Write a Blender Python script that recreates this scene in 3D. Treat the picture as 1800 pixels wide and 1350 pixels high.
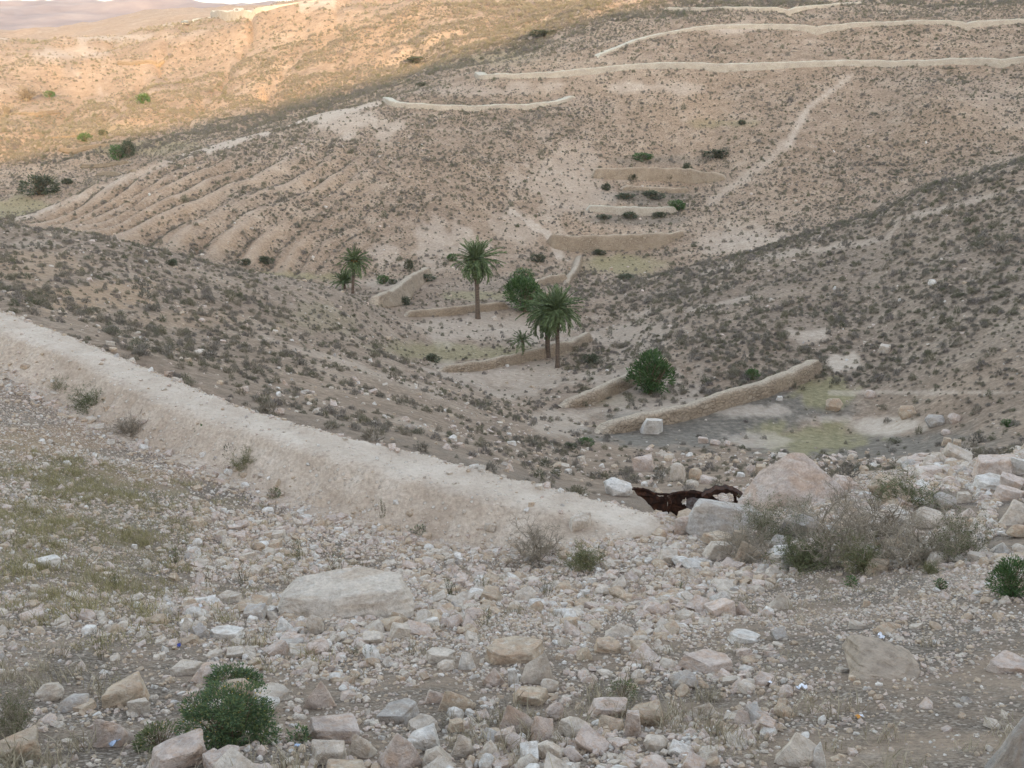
import bpy, bmesh, math, random
import numpy as np
from mathutils import Vector, Matrix, Euler

random.seed(7)
rng = np.random.default_rng(7)
S = bpy.context.scene
COL = S.collection
for o in list(bpy.data.objects):
    bpy.data.objects.remove(o)

# ------------------------------------------------------------------ camera, world, sun, exposure
F = 1750.0                       # focal length in photo pixels (1800 wide)
PITCH = math.atan((675 - 40) / F)
CP, SP = math.cos(PITCH), math.sin(PITCH)
cam_d = bpy.data.cameras.new('camera')
cam = bpy.data.objects.new('camera', cam_d)
COL.objects.link(cam)
cam_d.sensor_width = 36
cam_d.lens = F / 1800 * 36
cam_d.clip_start = 0.1
cam_d.clip_end = 20000
cam.location = (0, 0, 0)
cam.rotation_euler = (math.pi / 2 - PITCH, 0, 0)
S.camera = cam

SUN_EL = math.radians(9.5)
SUN_AZ = math.atan2(0.33, -0.945)            # measured from +Y towards +X : behind and to the right
world = bpy.data.worlds.new('World')
S.world = world
world.use_nodes = True
wn = world.node_tree.nodes
wl = world.node_tree.links
wn.clear()
sky = wn.new('ShaderNodeTexSky')
sky.sky_type = 'NISHITA'
sky.sun_disc = False
sky.sun_elevation = SUN_EL
sky.sun_rotation = SUN_AZ
sky.altitude = 300
sky.air_density = 1.0
sky.dust_density = 2.0
sky.ozone_density = 1.0
bg = wn.new('ShaderNodeBackground')
bg.inputs['Strength'].default_value = 0.15
wo = wn.new('ShaderNodeOutputWorld')
hs_n = wn.new('ShaderNodeHueSaturation')          # thin high haze whitens the sky
hs_n.inputs['Saturation'].default_value = .55
wl.new(sky.outputs[0], hs_n.inputs['Color'])
wl.new(hs_n.outputs[0], bg.inputs[0])
wl.new(bg.outputs[0], wo.inputs[0])

sun_d = bpy.data.lights.new('sun', 'SUN')
sun_d.energy = 2.0
sun_d.angle = math.radians(0.8)
sun_d.color = (.86, .57, .27)
sun = bpy.data.objects.new('sun', sun_d)
COL.objects.link(sun)
sd = Vector((math.sin(SUN_AZ) * math.cos(SUN_EL), math.cos(SUN_AZ) * math.cos(SUN_EL), math.sin(SUN_EL)))
sun.rotation_euler = sd.to_track_quat('Z', 'Y').to_euler()
sun.location = (30, -60, 80)

S.view_settings.view_transform = 'Standard'
S.view_settings.look = 'None'
S.view_settings.exposure = 2.45
S.view_settings.gamma = 1
S.view_settings.use_curve_mapping = False
S.cycles.max_bounces = 6
S.cycles.transparent_max_bounces = 8
S.cycles.use_denoising = True

# ------------------------------------------------------------------ noise
def _hash(ix, iy, seed):
    n = (ix.astype(np.int64) * 374761393 + iy.astype(np.int64) * 668265263 + seed * 982451653) & 0x7fffffff
    n = ((n ^ (n >> 13)) * 1274126177) & 0x7fffffff
    n = (n ^ (n >> 16)) & 0xffff
    return n / 65535.0

def vnoise(x, y, seed=0):
    x = np.asarray(x, float); y = np.asarray(y, float)
    ix = np.floor(x); iy = np.floor(y)
    fx = x - ix; fy = y - iy
    ux = fx * fx * fx * (fx * (fx * 6 - 15) + 10)
    uy = fy * fy * fy * (fy * (fy * 6 - 15) + 10)
    a = _hash(ix, iy, seed); b = _hash(ix + 1, iy, seed)
    c = _hash(ix, iy + 1, seed); d = _hash(ix + 1, iy + 1, seed)
    return (a + (b - a) * ux) * (1 - uy) + (c + (d - c) * ux) * uy

def fbm(x, y, seed=0, octaves=4):
    s = 0; amp = .5; tot = 0
    for i in range(octaves):
        s = s + amp * vnoise(x * 2 ** i + 17.3 * i, y * 2 ** i - 9.1 * i, seed + i)
        tot += amp; amp *= .5
    return s / tot * 2 - 1

def sstep(a, b, x):
    t = np.clip((x - a) / (b - a), 0, 1)
    return t * t * (3 - 2 * t)

# ------------------------------------------------------------------ terrain survey: sight lines and distances
def vt(v):                        # slope z / y of the sight line through image row v
    yc = -(np.asarray(v, float) - 675) / F
    return (yc * CP - SP) / (CP + yc * SP)

COLS = {
 -800: [(1350,3.0),(1000,8),(750,16),(600,22),(450,32),(380,50),(330,75),(345,110),(330,180),(200,280),(65,410),(75,520),(52,900),(60,1600),(52,9000)],
 -300: [(1350,3.0),(1000,8),(750,16),(620,23),(525,29),(470,31.5),(440,40),(385,56),(350,70),(375,100),(370,160),(260,240),(190,290),(65,410),(75,520),(55,900),(60,1600),(50,9000)],
 0:    [(1350,3.2),(1150,5.5),(1000,8.6),(900,11),(800,14.4),(748,16.6),(715,19),(640,22.6),(545,26),(490,40),(430,55),(393,64),(418,92),(402,130),(372,190),(340,208),(290,232),(200,285),(130,335),(65,410),(77,500),(56,900),(62,1600),(50,9000)],
 150:  [(1350,3.2),(1150,5.6),(1000,9.4),(900,12.3),(810,15.6),(765,18.4),(708,21),(597,24.3),(540,36),(480,50),(414,67),(436,95),(412,122),(385,138),(336,156),(352,180),(318,208),(260,242),(200,287),(140,332),(90,382),(62,430),(74,500),(47,900),(60,1600),(50,9000)],
 300:  [(1350,3.2),(1150,5.8),(1000,10.5),(900,13.6),(832,16.4),(786,18.9),(662,22),(590,35),(520,50),(450,70),(466,98),(440,117),(380,130),(312,148),(275,161),(291,185),(264,216),(220,256),(170,300),(120,342),(60,392),(40,425),(50,500),(16,900),(58,1600),(50,9000)],
 450:  [(1350,3.2),(1150,5.9),(1000,11.4),(920,14.3),(850,17),(722,20),(650,32),(580,45),(520,60),(480,74),(492,102),(474,117),(420,126),(330,143),(270,160),(233,175),(246,200),(220,238),(180,275),(120,316),(50,356),(12,380),(26,440),(20,900),(58,1600),(50,9000)],
 600:  [(1350,3.3),(1150,5.9),(1000,12.2),(930,14.6),(898,15.8),(762,18.8),(700,30),(640,43),(580,58),(540,70),(514,80),(520,100),(504,113),(470,122),(400,133),(320,148),(240,169),(190,189),(201,215),(170,245),(130,280),(60,320),(3,357),(-15,400),(20,800),(58,1600),(50,9000)],
 750:  [(1350,3.3),(1150,5.9),(1000,12.6),(948,14.8),(797,17.8),(740,30),(700,40),(665,50),(652,54),(655,59),(640,70),(600,80),(570,88),(547,94),(512,106),(480,117),(450,125),(350,143),(250,164),(182,187),(160,194),(141,215),(118,247),(70,290),(20,330),(-4,348),(-20,400),(20,800),(58,1600),(50,9000)],
 900:  [(1350,3.3),(1150,5.9),(1000,12.9),(978,14),(838,17.3),(780,32),(740,43),(718,50),(700,58),(680,65),(658,68.5),(625,75),(600,80),(560,92),(530,99),(510,106),(480,118),(440,130),(380,141),(300,156),(200,180),(178,189),(130,206),(110,214),(92,245),(50,300),(10,340),(-15,380),(-20,450),(20,800),(58,1600),(50,9000)],
 1050: [(1350,3.3),(1150,5.9),(1000,12.3),(960,13.4),(935,14.6),(872,19),(820,30),(775,43),(745,51),(700,58),(660,66),(620,76),(590,86),(560,94),(520,104),(488,122),(452,134),(425,139),(398,142),(370,148),(350,153),(300,164),(250,174),(160,194),(112,205),(60,228),(10,265),(-15,300),(-22,400),(20,800),(58,1600),(50,9000)],
 1200: [(1350,3.3),(1150,5.9),(1000,11.6),(938,14.2),(917,16.6),(906,18.0),(872,20.2),(832,30),(775,45),(720,52),(692,58),(640,63),(580,75),(500,98),(470,107),(486,120),(440,135),(408,141),(382,148),(310,166),(215,182),(112,200),(60,214),(10,245),(-20,275),(-26,350),(20,800),(58,1600),(50,9000)],
 1350: [(1350,3.3),(1150,5.7),(1000,11.2),(925,14),(905,16.2),(893,18.2),(858,20.6),(802,39),(775,46),(700,53),(662,58),(620,63),(550,73),(480,88),(430,102),(454,118),(408,136),(300,159),(200,177),(110,198),(35,222),(0,246),(-20,275),(-26,350),(20,800),(58,1600),(50,9000)],
 1500: [(1350,3.3),(1150,5.5),(1000,10.2),(920,13.4),(852,18),(802,40),(770,47),(700,53),(640,60),(550,70),(450,84),(384,97),(418,120),(376,140),(250,166),(110,195),(35,218),(0,240),(-20,270),(-26,350),(20,800),(58,1600),(50,9000)],
 1650: [(1350,3.2),(1150,5.4),(1030,8.4),(960,11),(900,14),(828,18.5),(795,38),(760,43),(700,48),(620,55),(500,67),(400,80),(322,93),(352,116),(320,145),(180,170),(105,192),(35,216),(0,238),(-20,270),(-26,350),(20,800),(58,1600),(50,9000)],
 1800: [(1350,3.2),(1150,5.2),(1045,7.2),(980,9.4),(900,13),(805,19),(782,34),(700,42),(600,50),(450,66),(350,79),(283,89),(318,112),(270,150),(170,172),(100,190),(30,214),(-5,236),(-25,270),(-30,350),(20,800),(58,1600),(50,9000)],
 2100: [(1350,3.1),(1150,5.2),(1000,8),(850,14),(760,20),(690,34),(560,47),(400,64),(226,88),(262,115),(190,155),(85,190),(-10,225),(-45,260),(-50,350),(20,800),(58,1600),(50,9000)],
 2600: [(1350,3.1),(1150,5.2),(950,8),(800,14),(690,20),(600,34),(470,47),(300,64),(130,88),(180,115),(130,155),(40,190),(-40,225),(-60,260),(-60,350),(20,800),(58,1600),(50,9000)],
}

def pchip(xk, yk, xq):
    """monotone cubic through (xk, yk[..., n]) along the last axis"""
    h = np.diff(xk); dl = np.diff(yk, axis=-1) / h
    m = np.zeros_like(yk)
    a, b = dl[..., :-1], dl[..., 1:]
    w1 = 2 * h[1:] + h[:-1]; w2 = h[1:] + 2 * h[:-1]
    ok = a * b > 0
    with np.errstate(divide='ignore', invalid='ignore'):
        hm = (w1 + w2) / (w1 / a + w2 / b)
    m[..., 1:-1] = np.where(ok, hm, 0)
    m[..., 0] = dl[..., 0]; m[..., -1] = dl[..., -1]
    i = np.clip(np.searchsorted(xk, xq) - 1, 0, len(xk) - 2)
    hh = h[i]; t = (xq - xk[i]) / hh
    y0, y1 = yk[..., i], yk[..., i + 1]; m0, m1 = m[..., i] * hh, m[..., i + 1] * hh
    return ((2*t**3 - 3*t**2 + 1) * y0 + (t**3 - 2*t**2 + t) * m0 + (-2*t**3 + 3*t**2) * y1 + (t**3 - t**2) * m1)

Y0, Y1, NLY = 3.35, 9000.0, 900
LY = np.linspace(math.log(Y0), math.log(Y1), NLY)
cu = np.array(sorted(COLS), float)
tab = []
for c in sorted(COLS):
    v, y = np.array(COLS[c], float).T
    tab.append(pchip(np.log(y), vt(v), LY))
tab = np.array(tab)                                   # columns x ly
UG = np.arange(-800, 2601, 10.0)
TAB = pchip(cu, np.ascontiguousarray(tab.T), UG).T     # dense in u
for _ in range(30):                                    # soften the joins between survey lines
    TAB[1:-1] = TAB[1:-1] * .5 + (TAB[:-2] + TAB[2:]) * .25

def lookup(u, y):
    a = np.clip((u - UG[0]) / 10.0, 0, len(UG) - 1.001)
    b = np.clip((np.log(y) - LY[0]) / (LY[1] - LY[0]), 0, NLY - 1.001)
    i = a.astype(int); j = b.astype(int); a = a - i; b = b - j
    return ((TAB[i, j] * (1 - a) + TAB[i + 1, j] * a) * (1 - b) + (TAB[i, j + 1] * (1 - a) + TAB[i + 1, j + 1] * a) * b)

def H0(x, y):
    yy = np.maximum(y, Y0)
    z = -0.4 * yy
    for _ in range(6):
        d = yy * CP - z * SP
        u = np.clip(900 + F * x / d, -800, 2600)
        z = lookup(u, yy) * yy
    near = np.maximum(Y0 - y, 0)
    back = np.minimum(near, 62)
    z = z + .45 * back - .30 * np.maximum(near - 75, 0) * (near < 400) - .30 * 325 * (near >= 400)
    z = z + .24 * np.clip(x, -150, 400) * sstep(20, 60, near)
    return z, u

def H(x, y):
    x = np.asarray(x, float); y = np.asarray(y, float)
    x, y = np.broadcast_arrays(x, y)
    z, u = H0(x, y)
    r = np.hypot(x, y)
    # rough ground at every scale
    z = z + .05 * fbm(x / .9, y / .9, 3, 3) * sstep(40, 8, r)
    z = z + .10 * fbm(x / 3.1, y / 3.1, 5, 3) * sstep(3, 9, r)
    z = z + .40 * fbm(x / 9., y / 9., 8, 4) * sstep(22, 60, r) * sstep(900, 300, r)
    z = z + (.9 + 2.4 * sstep(205, 290, r)) * fbm(x / 26., y / 26., 9, 4) * sstep(110, 220, r)
    z = z + 9 * fbm(x / 160., y / 160., 21, 5) * sstep(420, 900, r)
    # rills eroded down the flank of the middle hill
    s = x - y * .27 + 3 * fbm(x / 14., y / 14., 31, 2)
    ph = s / 4.3 + 2.4 * vnoise(s / 12., y / 60., 33)
    rid = np.abs(2 * (ph - np.floor(ph)) - 1)
    rid2 = 1 - np.abs(2 * vnoise(s / 2.6, y / 40., 35) - 1)
    mk = sstep(112, 122, y) * sstep(176, 150, y) * sstep(760, 560, u) * sstep(-60, 60, u)
    amp = sstep(.18, .75, vnoise(s / 9., y / 17., 37))
    z = z - mk * ((.2 + 1.15 * amp) * rid ** 1.5 + .5 * rid2 ** 3 - .6)
    # gullies on the other slopes
    s2 = x + .1 * y + 6 * fbm(x / 25., y / 25., 41, 2)
    g2 = (1 - np.abs(2 * vnoise(s2 / 15., y / 130., 43) - 1)) ** 4
    z = z - (1.3 + 1.6 * sstep(220, 300, y)) * g2 * sstep(150, 165, y) * sstep(900, 300, r)
    s3 = x * .8 - y * .5 + 4 * fbm(x / 15., y / 15., 51, 2)
    g3 = (1 - np.abs(2 * vnoise(s3 / 7., (x + y) / 70., 53) - 1)) ** 4
    z = z - .55 * g3 * sstep(55, 66, y) * sstep(125, 105, y) * sstep(1180, 1350, u)
    return z

def project(x, y, z):
    d = y * CP - z * SP
    return 900 + F * x / d, 675 - F * (y * SP + z * CP) / d, d

RY = np.geomspace(2.2, 900, 4200)
def cast(u, v):
    """where the sight line through photo pixel (u, v) meets the ground"""
    yc = -(v - 675) / F; k = CP + yc * SP
    kx = ((u - 900) / F) / k; kz = (yc * CP - SP) / k
    x = RY * kx; z = RY * kz
    g = H(x, RY) - z
    i = int(np.argmax(g > 0))
    if g[i] <= 0:
        i = len(RY) - 1
    if i > 0:
        a = g[i - 1] / (g[i - 1] - g[i])
        yy = RY[i - 1] + a * (RY[i] - RY[i - 1])
    else:
        yy = RY[0]
    xx = yy * kx
    return np.array([xx, yy, float(H(xx, yy))])

def dist(p):
    return p[1] * CP - p[2] * SP

def visible(px, py, pz, lift=.3):
    """rough test which points are not hidden behind a nearer rise"""
    ok = np.ones(len(px), bool)
    for f in np.linspace(.12, .97, 46):
        ok &= H(px * f, py * f) < (pz + lift) * f + .02
    return ok

# ------------------------------------------------------------------ materials
def new_mat(name):
    m = bpy.data.materials.new(name)
    m.use_nodes = True
    nt = m.node_tree
    b = nt.nodes['Principled BSDF']
    b.inputs['Roughness'].default_value = .93
    b.inputs['Specular IOR Level'].default_value = .15
    return m, nt, b

class NT:
    def __init__(s, nt): s.nt = nt
    def n(s, t, **k):
        o = s.nt.nodes.new(t)
        for a, b in k.items():
            setattr(o, a, b)
        return o
    def l(s, a, b): s.nt.links.new(a, b)
    def noise(s, vec, scale, detail=4, rough=.6, dist=0):
        o = s.n('ShaderNodeTexNoise')
        o.inputs['Scale'].default_value = scale; o.inputs['Detail'].default_value = detail
        o.inputs['Roughness'].default_value = rough; o.inputs['Distortion'].default_value = dist
        if vec is not None: s.l(vec, o.inputs['Vector'])
        return o.outputs['Fac']
    def vor(s, vec, scale, feature='F1', out='Distance', rnd=1):
        o = s.n('ShaderNodeTexVoronoi', feature=feature)
        o.inputs['Scale'].default_value = scale
        o.inputs['Randomness'].default_value = rnd
        s.l(vec, o.inputs['Vector'])
        return o.outputs[out]
    def ramp(s, fac, stops, interp='LINEAR'):
        o = s.n('ShaderNodeValToRGB')
        o.color_ramp.interpolation = interp
        e = o.color_ramp.elements
        while len(e) < len(stops): e.new(.5)
        for el, (p, c) in zip(e, stops):
            el.position = p
            el.color = (*c, 1) if isinstance(c, tuple) else (c, c, c, 1)
        s.l(fac, o.inputs[0])
        return o.outputs[0]
    def mix(s, fac, a, b, mode='MIX'):
        o = s.n('ShaderNodeMix', data_type='RGBA', blend_type=mode)
        for sock, val in ((o.inputs['Factor'], fac), (o.inputs[6], a), (o.inputs[7], b)):
            if isinstance(val, (int, float)): sock.default_value = val
            elif isinstance(val, tuple): sock.default_value = (*val, 1)
            else: s.l(val, sock)
        return o.outputs[2]
    def math(s, op, a, b=0.0, clamp=False):
        o = s.n('ShaderNodeMath', operation=op, use_clamp=clamp)
        for sock, val in ((o.inputs[0], a), (o.inputs[1], b)):
            if isinstance(val, (int, float)): sock.default_value = val
            else: s.l(val, sock)
        return o.outputs[0]
    def attr(s, name):
        o = s.n('ShaderNodeAttribute', attribute_name=name)
        return o.outputs['Fac']
    def bump(s, h, strength, distance, b):
        o = s.n('ShaderNodeBump')
        o.inputs['Strength'].default_value = strength
        o.inputs['Distance'].default_value = distance
        s.l(h, o.inputs['Height'])
        s.l(o.outputs[0], b.inputs['Normal'])

def ground_material():
    m, nt, b = new_mat('ground')
    g = NT(nt)
    geo = g.n('ShaderNodeNewGeometry').outputs['Position']
    big = g.noise(geo, .045, 5, .6)
    mid = g.noise(geo, .35, 5, .65)
    fine = g.noise(geo, 3.0, 6, .7)
    grit = g.noise(geo, 28, 4, .7)
    base = g.ramp(big, [(.34, (.245, .17, .112)), (.5, (.325, .232, .156)), (.66, (.435, .335, .243))])
    c2 = g.ramp(mid, [(.32, (.178, .128, .09)), (.5, (.305, .222, .156)), (.68, (.475, .38, .287))])
    c = g.mix(.55, base, c2)
    cf = g.ramp(fine, [(.28, .55), (.5, .95), (.72, 1.35)])
    c = g.mix(1.0, c, cf, 'MULTIPLY')
    hum = g.attr('humus')
    hc = g.ramp(fine, [(.28, (.115, .083, .06)), (.5, (.205, .152, .110)), (.74, (.33, .255, .19))])
    c = g.mix(g.math('MULTIPLY', hum, .72), c, hc)
    # stones bedded in the soil, seen from far as pale specks
    st = g.vor(geo, 2.3, 'F1', 'Distance')
    stm = g.ramp(st, [(.10, 1.0), (.2, 0.0)])
    pick = g.ramp(g.noise(geo, .9, 3), [(.5, 0.0), (.62, 1.0)])
    c = g.mix(g.math('MULTIPLY', g.math('MULTIPLY', stm, pick), .65), c, (.52, .45, .37))
    # near gravel
    near = g.attr('gravel')
    v1 = g.n('ShaderNodeTexVoronoi'); v1.inputs['Scale'].default_value = 55; g.l(geo, v1.inputs['Vector'])
    gcol = g.ramp(g.n('ShaderNodeSeparateColor').outputs[0], [(0, .5), (1, .5)])
    sep = g.n('ShaderNodeSeparateColor'); g.l(v1.outputs['Color'], sep.inputs[0])
    gc = g.ramp(sep.outputs[0], [(.0, (.13, .103, .08)), (.45, (.19, .152, .118)), (.8, (.27, .223, .177)), (1., (.42, .36, .30))])
    gd = g.ramp(v1.outputs['Distance'], [(.25, 1.0), (.7, .72)])
    gc = g.mix(1.0, gc, gd, 'MULTIPLY')
    dust = g.ramp(g.noise(geo, 1.3, 5, .7), [(.42, 0.0), (.6, 1.0)])
    gc = g.mix(dust, gc, g.mix(.5, (.24, .193, .15), c))
    c = g.mix(near, c, gc)
    # soil kinds
    sil = g.attr('silt')
    c = g.mix(g.math('MULTIPLY', sil, .9), c, g.ramp(fine, [(.28, (.085, .076, .062)), (.5, (.15, .132, .107)), (.72, (.28, .238, .19))]))
    gra = g.attr('grass')
    gcol2 = g.ramp(fine, [(.3, (.155, .14, .068)), (.52, (.25, .215, .11)), (.72, (.36, .295, .17))])
    c = g.mix(g.math('MULTIPLY', gra, .82), c, gcol2)
    rus = g.attr('rust')  # red earth, plus the sunlight warmth painted on the far slopes
    c = g.mix(g.math('MULTIPLY', rus, .75), c, g.ramp(fine, [(.3, (.27, .175, .10)), (.7, (.43, .295, .185))]))
    pal = g.attr('pale')
    pcol = g.ramp(fine, [(.25, (.40, .32, .245)), (.5, (.50, .415, .33)), (.75, (.60, .52, .43))])
    c = g.mix(g.math('MULTIPLY', pal, .8), c, pcol)
    c = g.mix(.5, c, g.mix(1.0, c, g.ramp(grit, [(.25, .55), (.5, 1.), (.75, 1.4)]), 'MULTIPLY'))
    g.l(c, b.inputs['Base Color'])
    hgt = g.math('ADD', g.math('MULTIPLY', fine, .10), g.math('MULTIPLY', grit, .025))
    hgt = g.math('ADD', hgt, g.math('MULTIPLY', g.math('MULTIPLY', v1.outputs['Distance'], near), -.02))
    hgt = g.math('ADD', hgt, g.math('MULTIPLY', mid, .25))
    g.bump(hgt, .9, 1.0, b)
    return m

def earth_material(name, a, bcol, c3, stones=True):
    m, nt, b = new_mat(name)
    g = NT(nt)
    geo = g.n('ShaderNodeNewGeometry').outputs['Position']
    n1 = g.noise(geo, 1.1, 6, .68)
    n2 = g.noise(geo, 14, 5, .7)
    c = g.ramp(n1, [(.28, a), (.5, bcol), (.72, c3)])
    c = g.mix(1.0, c, g.ramp(n2, [(.25, .68), (.5, 1.0), (.75, 1.3)]), 'MULTIPLY')
    hgt = g.math('ADD', g.math('MULTIPLY', n1, .12), g.math('MULTIPLY', n2, .03))
    if stones:
        v = g.n('ShaderNodeTexVoronoi'); v.inputs['Scale'].default_value = 9; g.l(geo, v.inputs['Vector'])
        sep = g.n('ShaderNodeSeparateColor'); g.l(v.outputs['Color'], sep.inputs[0])
        keep = g.ramp(sep.outputs[1], [(.68, 0.0), (.7, 1.0)])
        stm = g.math('MULTIPLY', g.ramp(v.outputs['Distance'], [(.2, 1.0), (.34, 0.0)]), keep)
        c = g.mix(g.math('MULTIPLY', stm, .7), c, g.ramp(sep.outputs[0], [(0, (.40, .33, .26)), (1, (.66, .6, .52))]))
        hgt = g.math('ADD', hgt, g.math('MULTIPLY', stm, .03))
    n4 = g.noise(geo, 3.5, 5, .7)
    pm = g.ramp(g.math('ADD', g.attr('crest_line'), g.math('MULTIPLY', g.math('SUBTRACT', n4, .5), 1.1)), [(.3, 0.0), (.85, 1.0)])
    c = g.mix(g.math('MULTIPLY', pm, .55), c, g.ramp(n1, [(.3, (.45, .375, .30)), (.7, (.57, .495, .415))]))  # crest tone: trampled earth with the top's stronger light mixed into the colour
    g.l(c, b.inputs['Base Color'])
    g.bump(hgt, .8, 1.0, b)
    return m

def masonry_material(name, a, bcol, c3, mortar):
    m, nt, b = new_mat(name)
    g = NT(nt)
    geo = g.n('ShaderNodeNewGeometry').outputs['Position']
    mp = g.n('ShaderNodeMapping'); mp.inputs['Scale'].default_value = (1, 1, 1.7); g.l(geo, mp.inputs[0])
    v = g.n('ShaderNodeTexVoronoi'); v.inputs['Scale'].default_value = 3.2; g.l(mp.outputs[0], v.inputs['Vector'])
    e = g.n('ShaderNodeTexVoronoi', feature='DISTANCE_TO_EDGE'); e.inputs['Scale'].default_value = 3.2; g.l(mp.outputs[0], e.inputs['Vector'])
    sep = g.n('ShaderNodeSeparateColor'); g.l(v.outputs['Color'], sep.inputs[0])
    c = g.ramp(sep.outputs[0], [(0, a), (.5, bcol), (1, c3)])
    ed = g.ramp(e.outputs['Distance'], [(.02, 0.0), (.1, 1.0)])
    c = g.mix(ed, mortar, c)
    n1 = g.noise(geo, .5, 5, .65)
    earth = g.ramp(n1, [(.30, 0.0), (.5, 1.0)])
    c = g.mix(g.math('MULTIPLY', earth, .85), c, g.ramp(n1, [(.3, a), (.55, bcol), (.75, c3)]))
    n2 = g.noise(geo, 9, 5, .7)
    c = g.mix(g.math('MULTIPLY', g.attr('crest_line'), .7), c, g.ramp(n1, [(.3, tuple(min(.5, q * 1.02) for q in c3)), (.7, tuple(min(.58, q * 1.2) for q in c3))]))  # paler tone mixed in along the crest
    c = g.mix(1.0, c, g.ramp(n2, [(.25, .7), (.5, 1.0), (.75, 1.28)]), 'MULTIPLY')
    g.l(c, b.inputs['Base Color'])
    g.bump(g.math('ADD', g.math('MULTIPLY', ed, .06), g.math('MULTIPLY', n2, .05)), .9, 1.0, b)
    return m

def rock_material(name, cols, stain):
    m, nt, b = new_mat(name)
    g = NT(nt)
    tc = g.n('ShaderNodeTexCoord').outputs['Object']
    oi = g.n('ShaderNodeObjectInfo')
    add = g.n('ShaderNodeVectorMath', operation='ADD'); g.l(tc, add.inputs[0])
    cmb = g.n('ShaderNodeCombineXYZ'); 
    for k in range(3): g.l(g.math('MULTIPLY', oi.outputs['Random'], 37.0 + 11 * k), cmb.inputs[k])
    g.l(cmb.outputs[0], add.inputs[1])
    p = add.outputs[0]
    tint = g.ramp(oi.outputs['Random'], [(i / max(1, len(cols) - 1), c) for i, c in enumerate(cols)], 'CONSTANT' if len(cols) > 2 else 'LINEAR')
    n1 = g.noise(p, 2.2, 6, .65, .6)
    wp = g.n('ShaderNodeVectorMath', operation='ADD'); g.l(g.n('ShaderNodeNewGeometry').outputs['Position'], wp.inputs[0]); g.l(cmb.outputs[0], wp.inputs[1])
    n2 = g.noise(wp.outputs[0], 26, 7, .72)
    n3 = g.noise(wp.outputs[0], 5, 6, .7, .5)
    c = g.mix(g.math('MULTIPLY', g.ramp(n1, [(.45, 0.0), (.62, 1.0)]), .55), tint, stain)
    wh = g.ramp(g.noise(p, 5.5, 5, .7, .4), [(.55, 0.0), (.68, 1.0)])
    c = g.mix(g.math('MULTIPLY', wh, .55), c, (.56, .52, .47))
    c = g.mix(1.0, c, g.ramp(n2, [(.25, .66), (.5, 1.0), (.75, 1.25)]), 'MULTIPLY')
    c = g.mix(1.0, c, g.ramp(n3, [(.3, .76), (.5, 1.0), (.7, 1.16)]), 'MULTIPLY')
    pit = g.vor(wp.outputs[0], 60, 'F1', 'Distance')
    c = g.mix(1.0, c, g.ramp(pit, [(.06, .62), (.16, 1.0)]), 'MULTIPLY')
    g.l(c, b.inputs['Base Color'])
    hgt = g.math('ADD', g.math('MULTIPLY', n3, .07), g.math('MULTIPLY', n2, .022))
    g.bump(hgt, .8, 1.0, b)
    return m

def leaf_material(name, cols, rough=.75, transl=.15):
    m, nt, b = new_mat(name)
    g = NT(nt)
    geo = g.n('ShaderNodeNewGeometry')
    oi = g.n('ShaderNodeObjectInfo')
    r = g.math('FRACT', g.math('ADD', geo.outputs['Random Per Island'], g.math('MULTIPLY', oi.outputs['Random'], .45)))
    c = g.ramp(r, [(i / max(1, len(cols) - 1), c) for i, c in enumerate(cols)])
    g.l(c, b.inputs['Base Color'])
    b.inputs['Roughness'].default_value = rough
    return m

def shrub_material(name, cols):
    """the hue of the whole tuft varies from plant to plant, its twigs slightly"""
    m, nt, b = new_mat(name)
    g = NT(nt)
    geo = g.n('ShaderNodeNewGeometry')
    oi = g.n('ShaderNodeObjectInfo')
    c = g.ramp(oi.outputs['Random'], [(i / max(1, len(cols) - 1), c) for i, c in enumerate(cols)])
    c = g.mix(1.0, c, g.ramp(geo.outputs['Random Per Island'], [(0, .65), (1, 1.4)]), 'MULTIPLY')
    g.l(c, b.inputs['Base Color'])
    return m

MAT = {}
MAT['ground'] = ground_material()
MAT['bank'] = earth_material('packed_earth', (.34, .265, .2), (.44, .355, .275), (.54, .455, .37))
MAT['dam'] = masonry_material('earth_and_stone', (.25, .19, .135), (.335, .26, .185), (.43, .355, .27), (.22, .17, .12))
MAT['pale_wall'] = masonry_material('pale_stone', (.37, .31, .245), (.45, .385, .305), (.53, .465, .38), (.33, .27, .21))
MAT['ochre_dam'] = masonry_material('ochre_earth', (.20, .14, .085), (.255, .185, .115), (.31, .235, .155), (.18, .125, .08))
MAT['white_wall'] = masonry_material('white_stone', (.42, .39, .34), (.52, .485, .43), (.62, .59, .54), (.3, .26, .21))
CREAM, PINK, OCHRE, WHITE, GREY = (.48, .415, .345), (.47, .39, .335), (.41, .33, .245), (.58, .54, .49), (.36, .325, .29)
MAT['rock'] = rock_material('limestone', [CREAM, PINK, (.47, .42, .365), (.37, .31, .25), (.39, .345, .30), WHITE, (.43, .37, .31), GREY, (.40, .34, .29), OCHRE], (.36, .25, .16))
for k, c in (('cream', CREAM), ('pinkish', PINK), ('ochre', OCHRE), ('white', WHITE), ('grey', GREY), ('tan', (.39, .30, .215))):
    d = tuple(min(1, x * 1.12) for x in c)
    MAT['rock_' + k] = rock_material('limestone_' + k, [c, d], (.42, .27, .17) if k in ('pinkish', 'ochre') else (.37, .28, .2))
MAT['clay'] = earth_material('dried_clay', (.25, .20, .155), (.32, .26, .2), (.39, .325, .26), False)
MAT['shrub'] = shrub_material('grey_scrub', [(.16, .145, .12), (.215, .188, .155), (.18, .165, .11), (.245, .21, .165), (.135, .135, .085), (.21, .19, .16), (.18, .155, .14)])
MAT['twig'] = shrub_material('dry_twig', [(.24, .20, .15), (.30, .255, .195), (.185, .15, .11)])
MAT['olive_twig'] = shrub_material('olive_twig', [(.17, .15, .08), (.21, .185, .10), (.13, .125, .07)])
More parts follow.
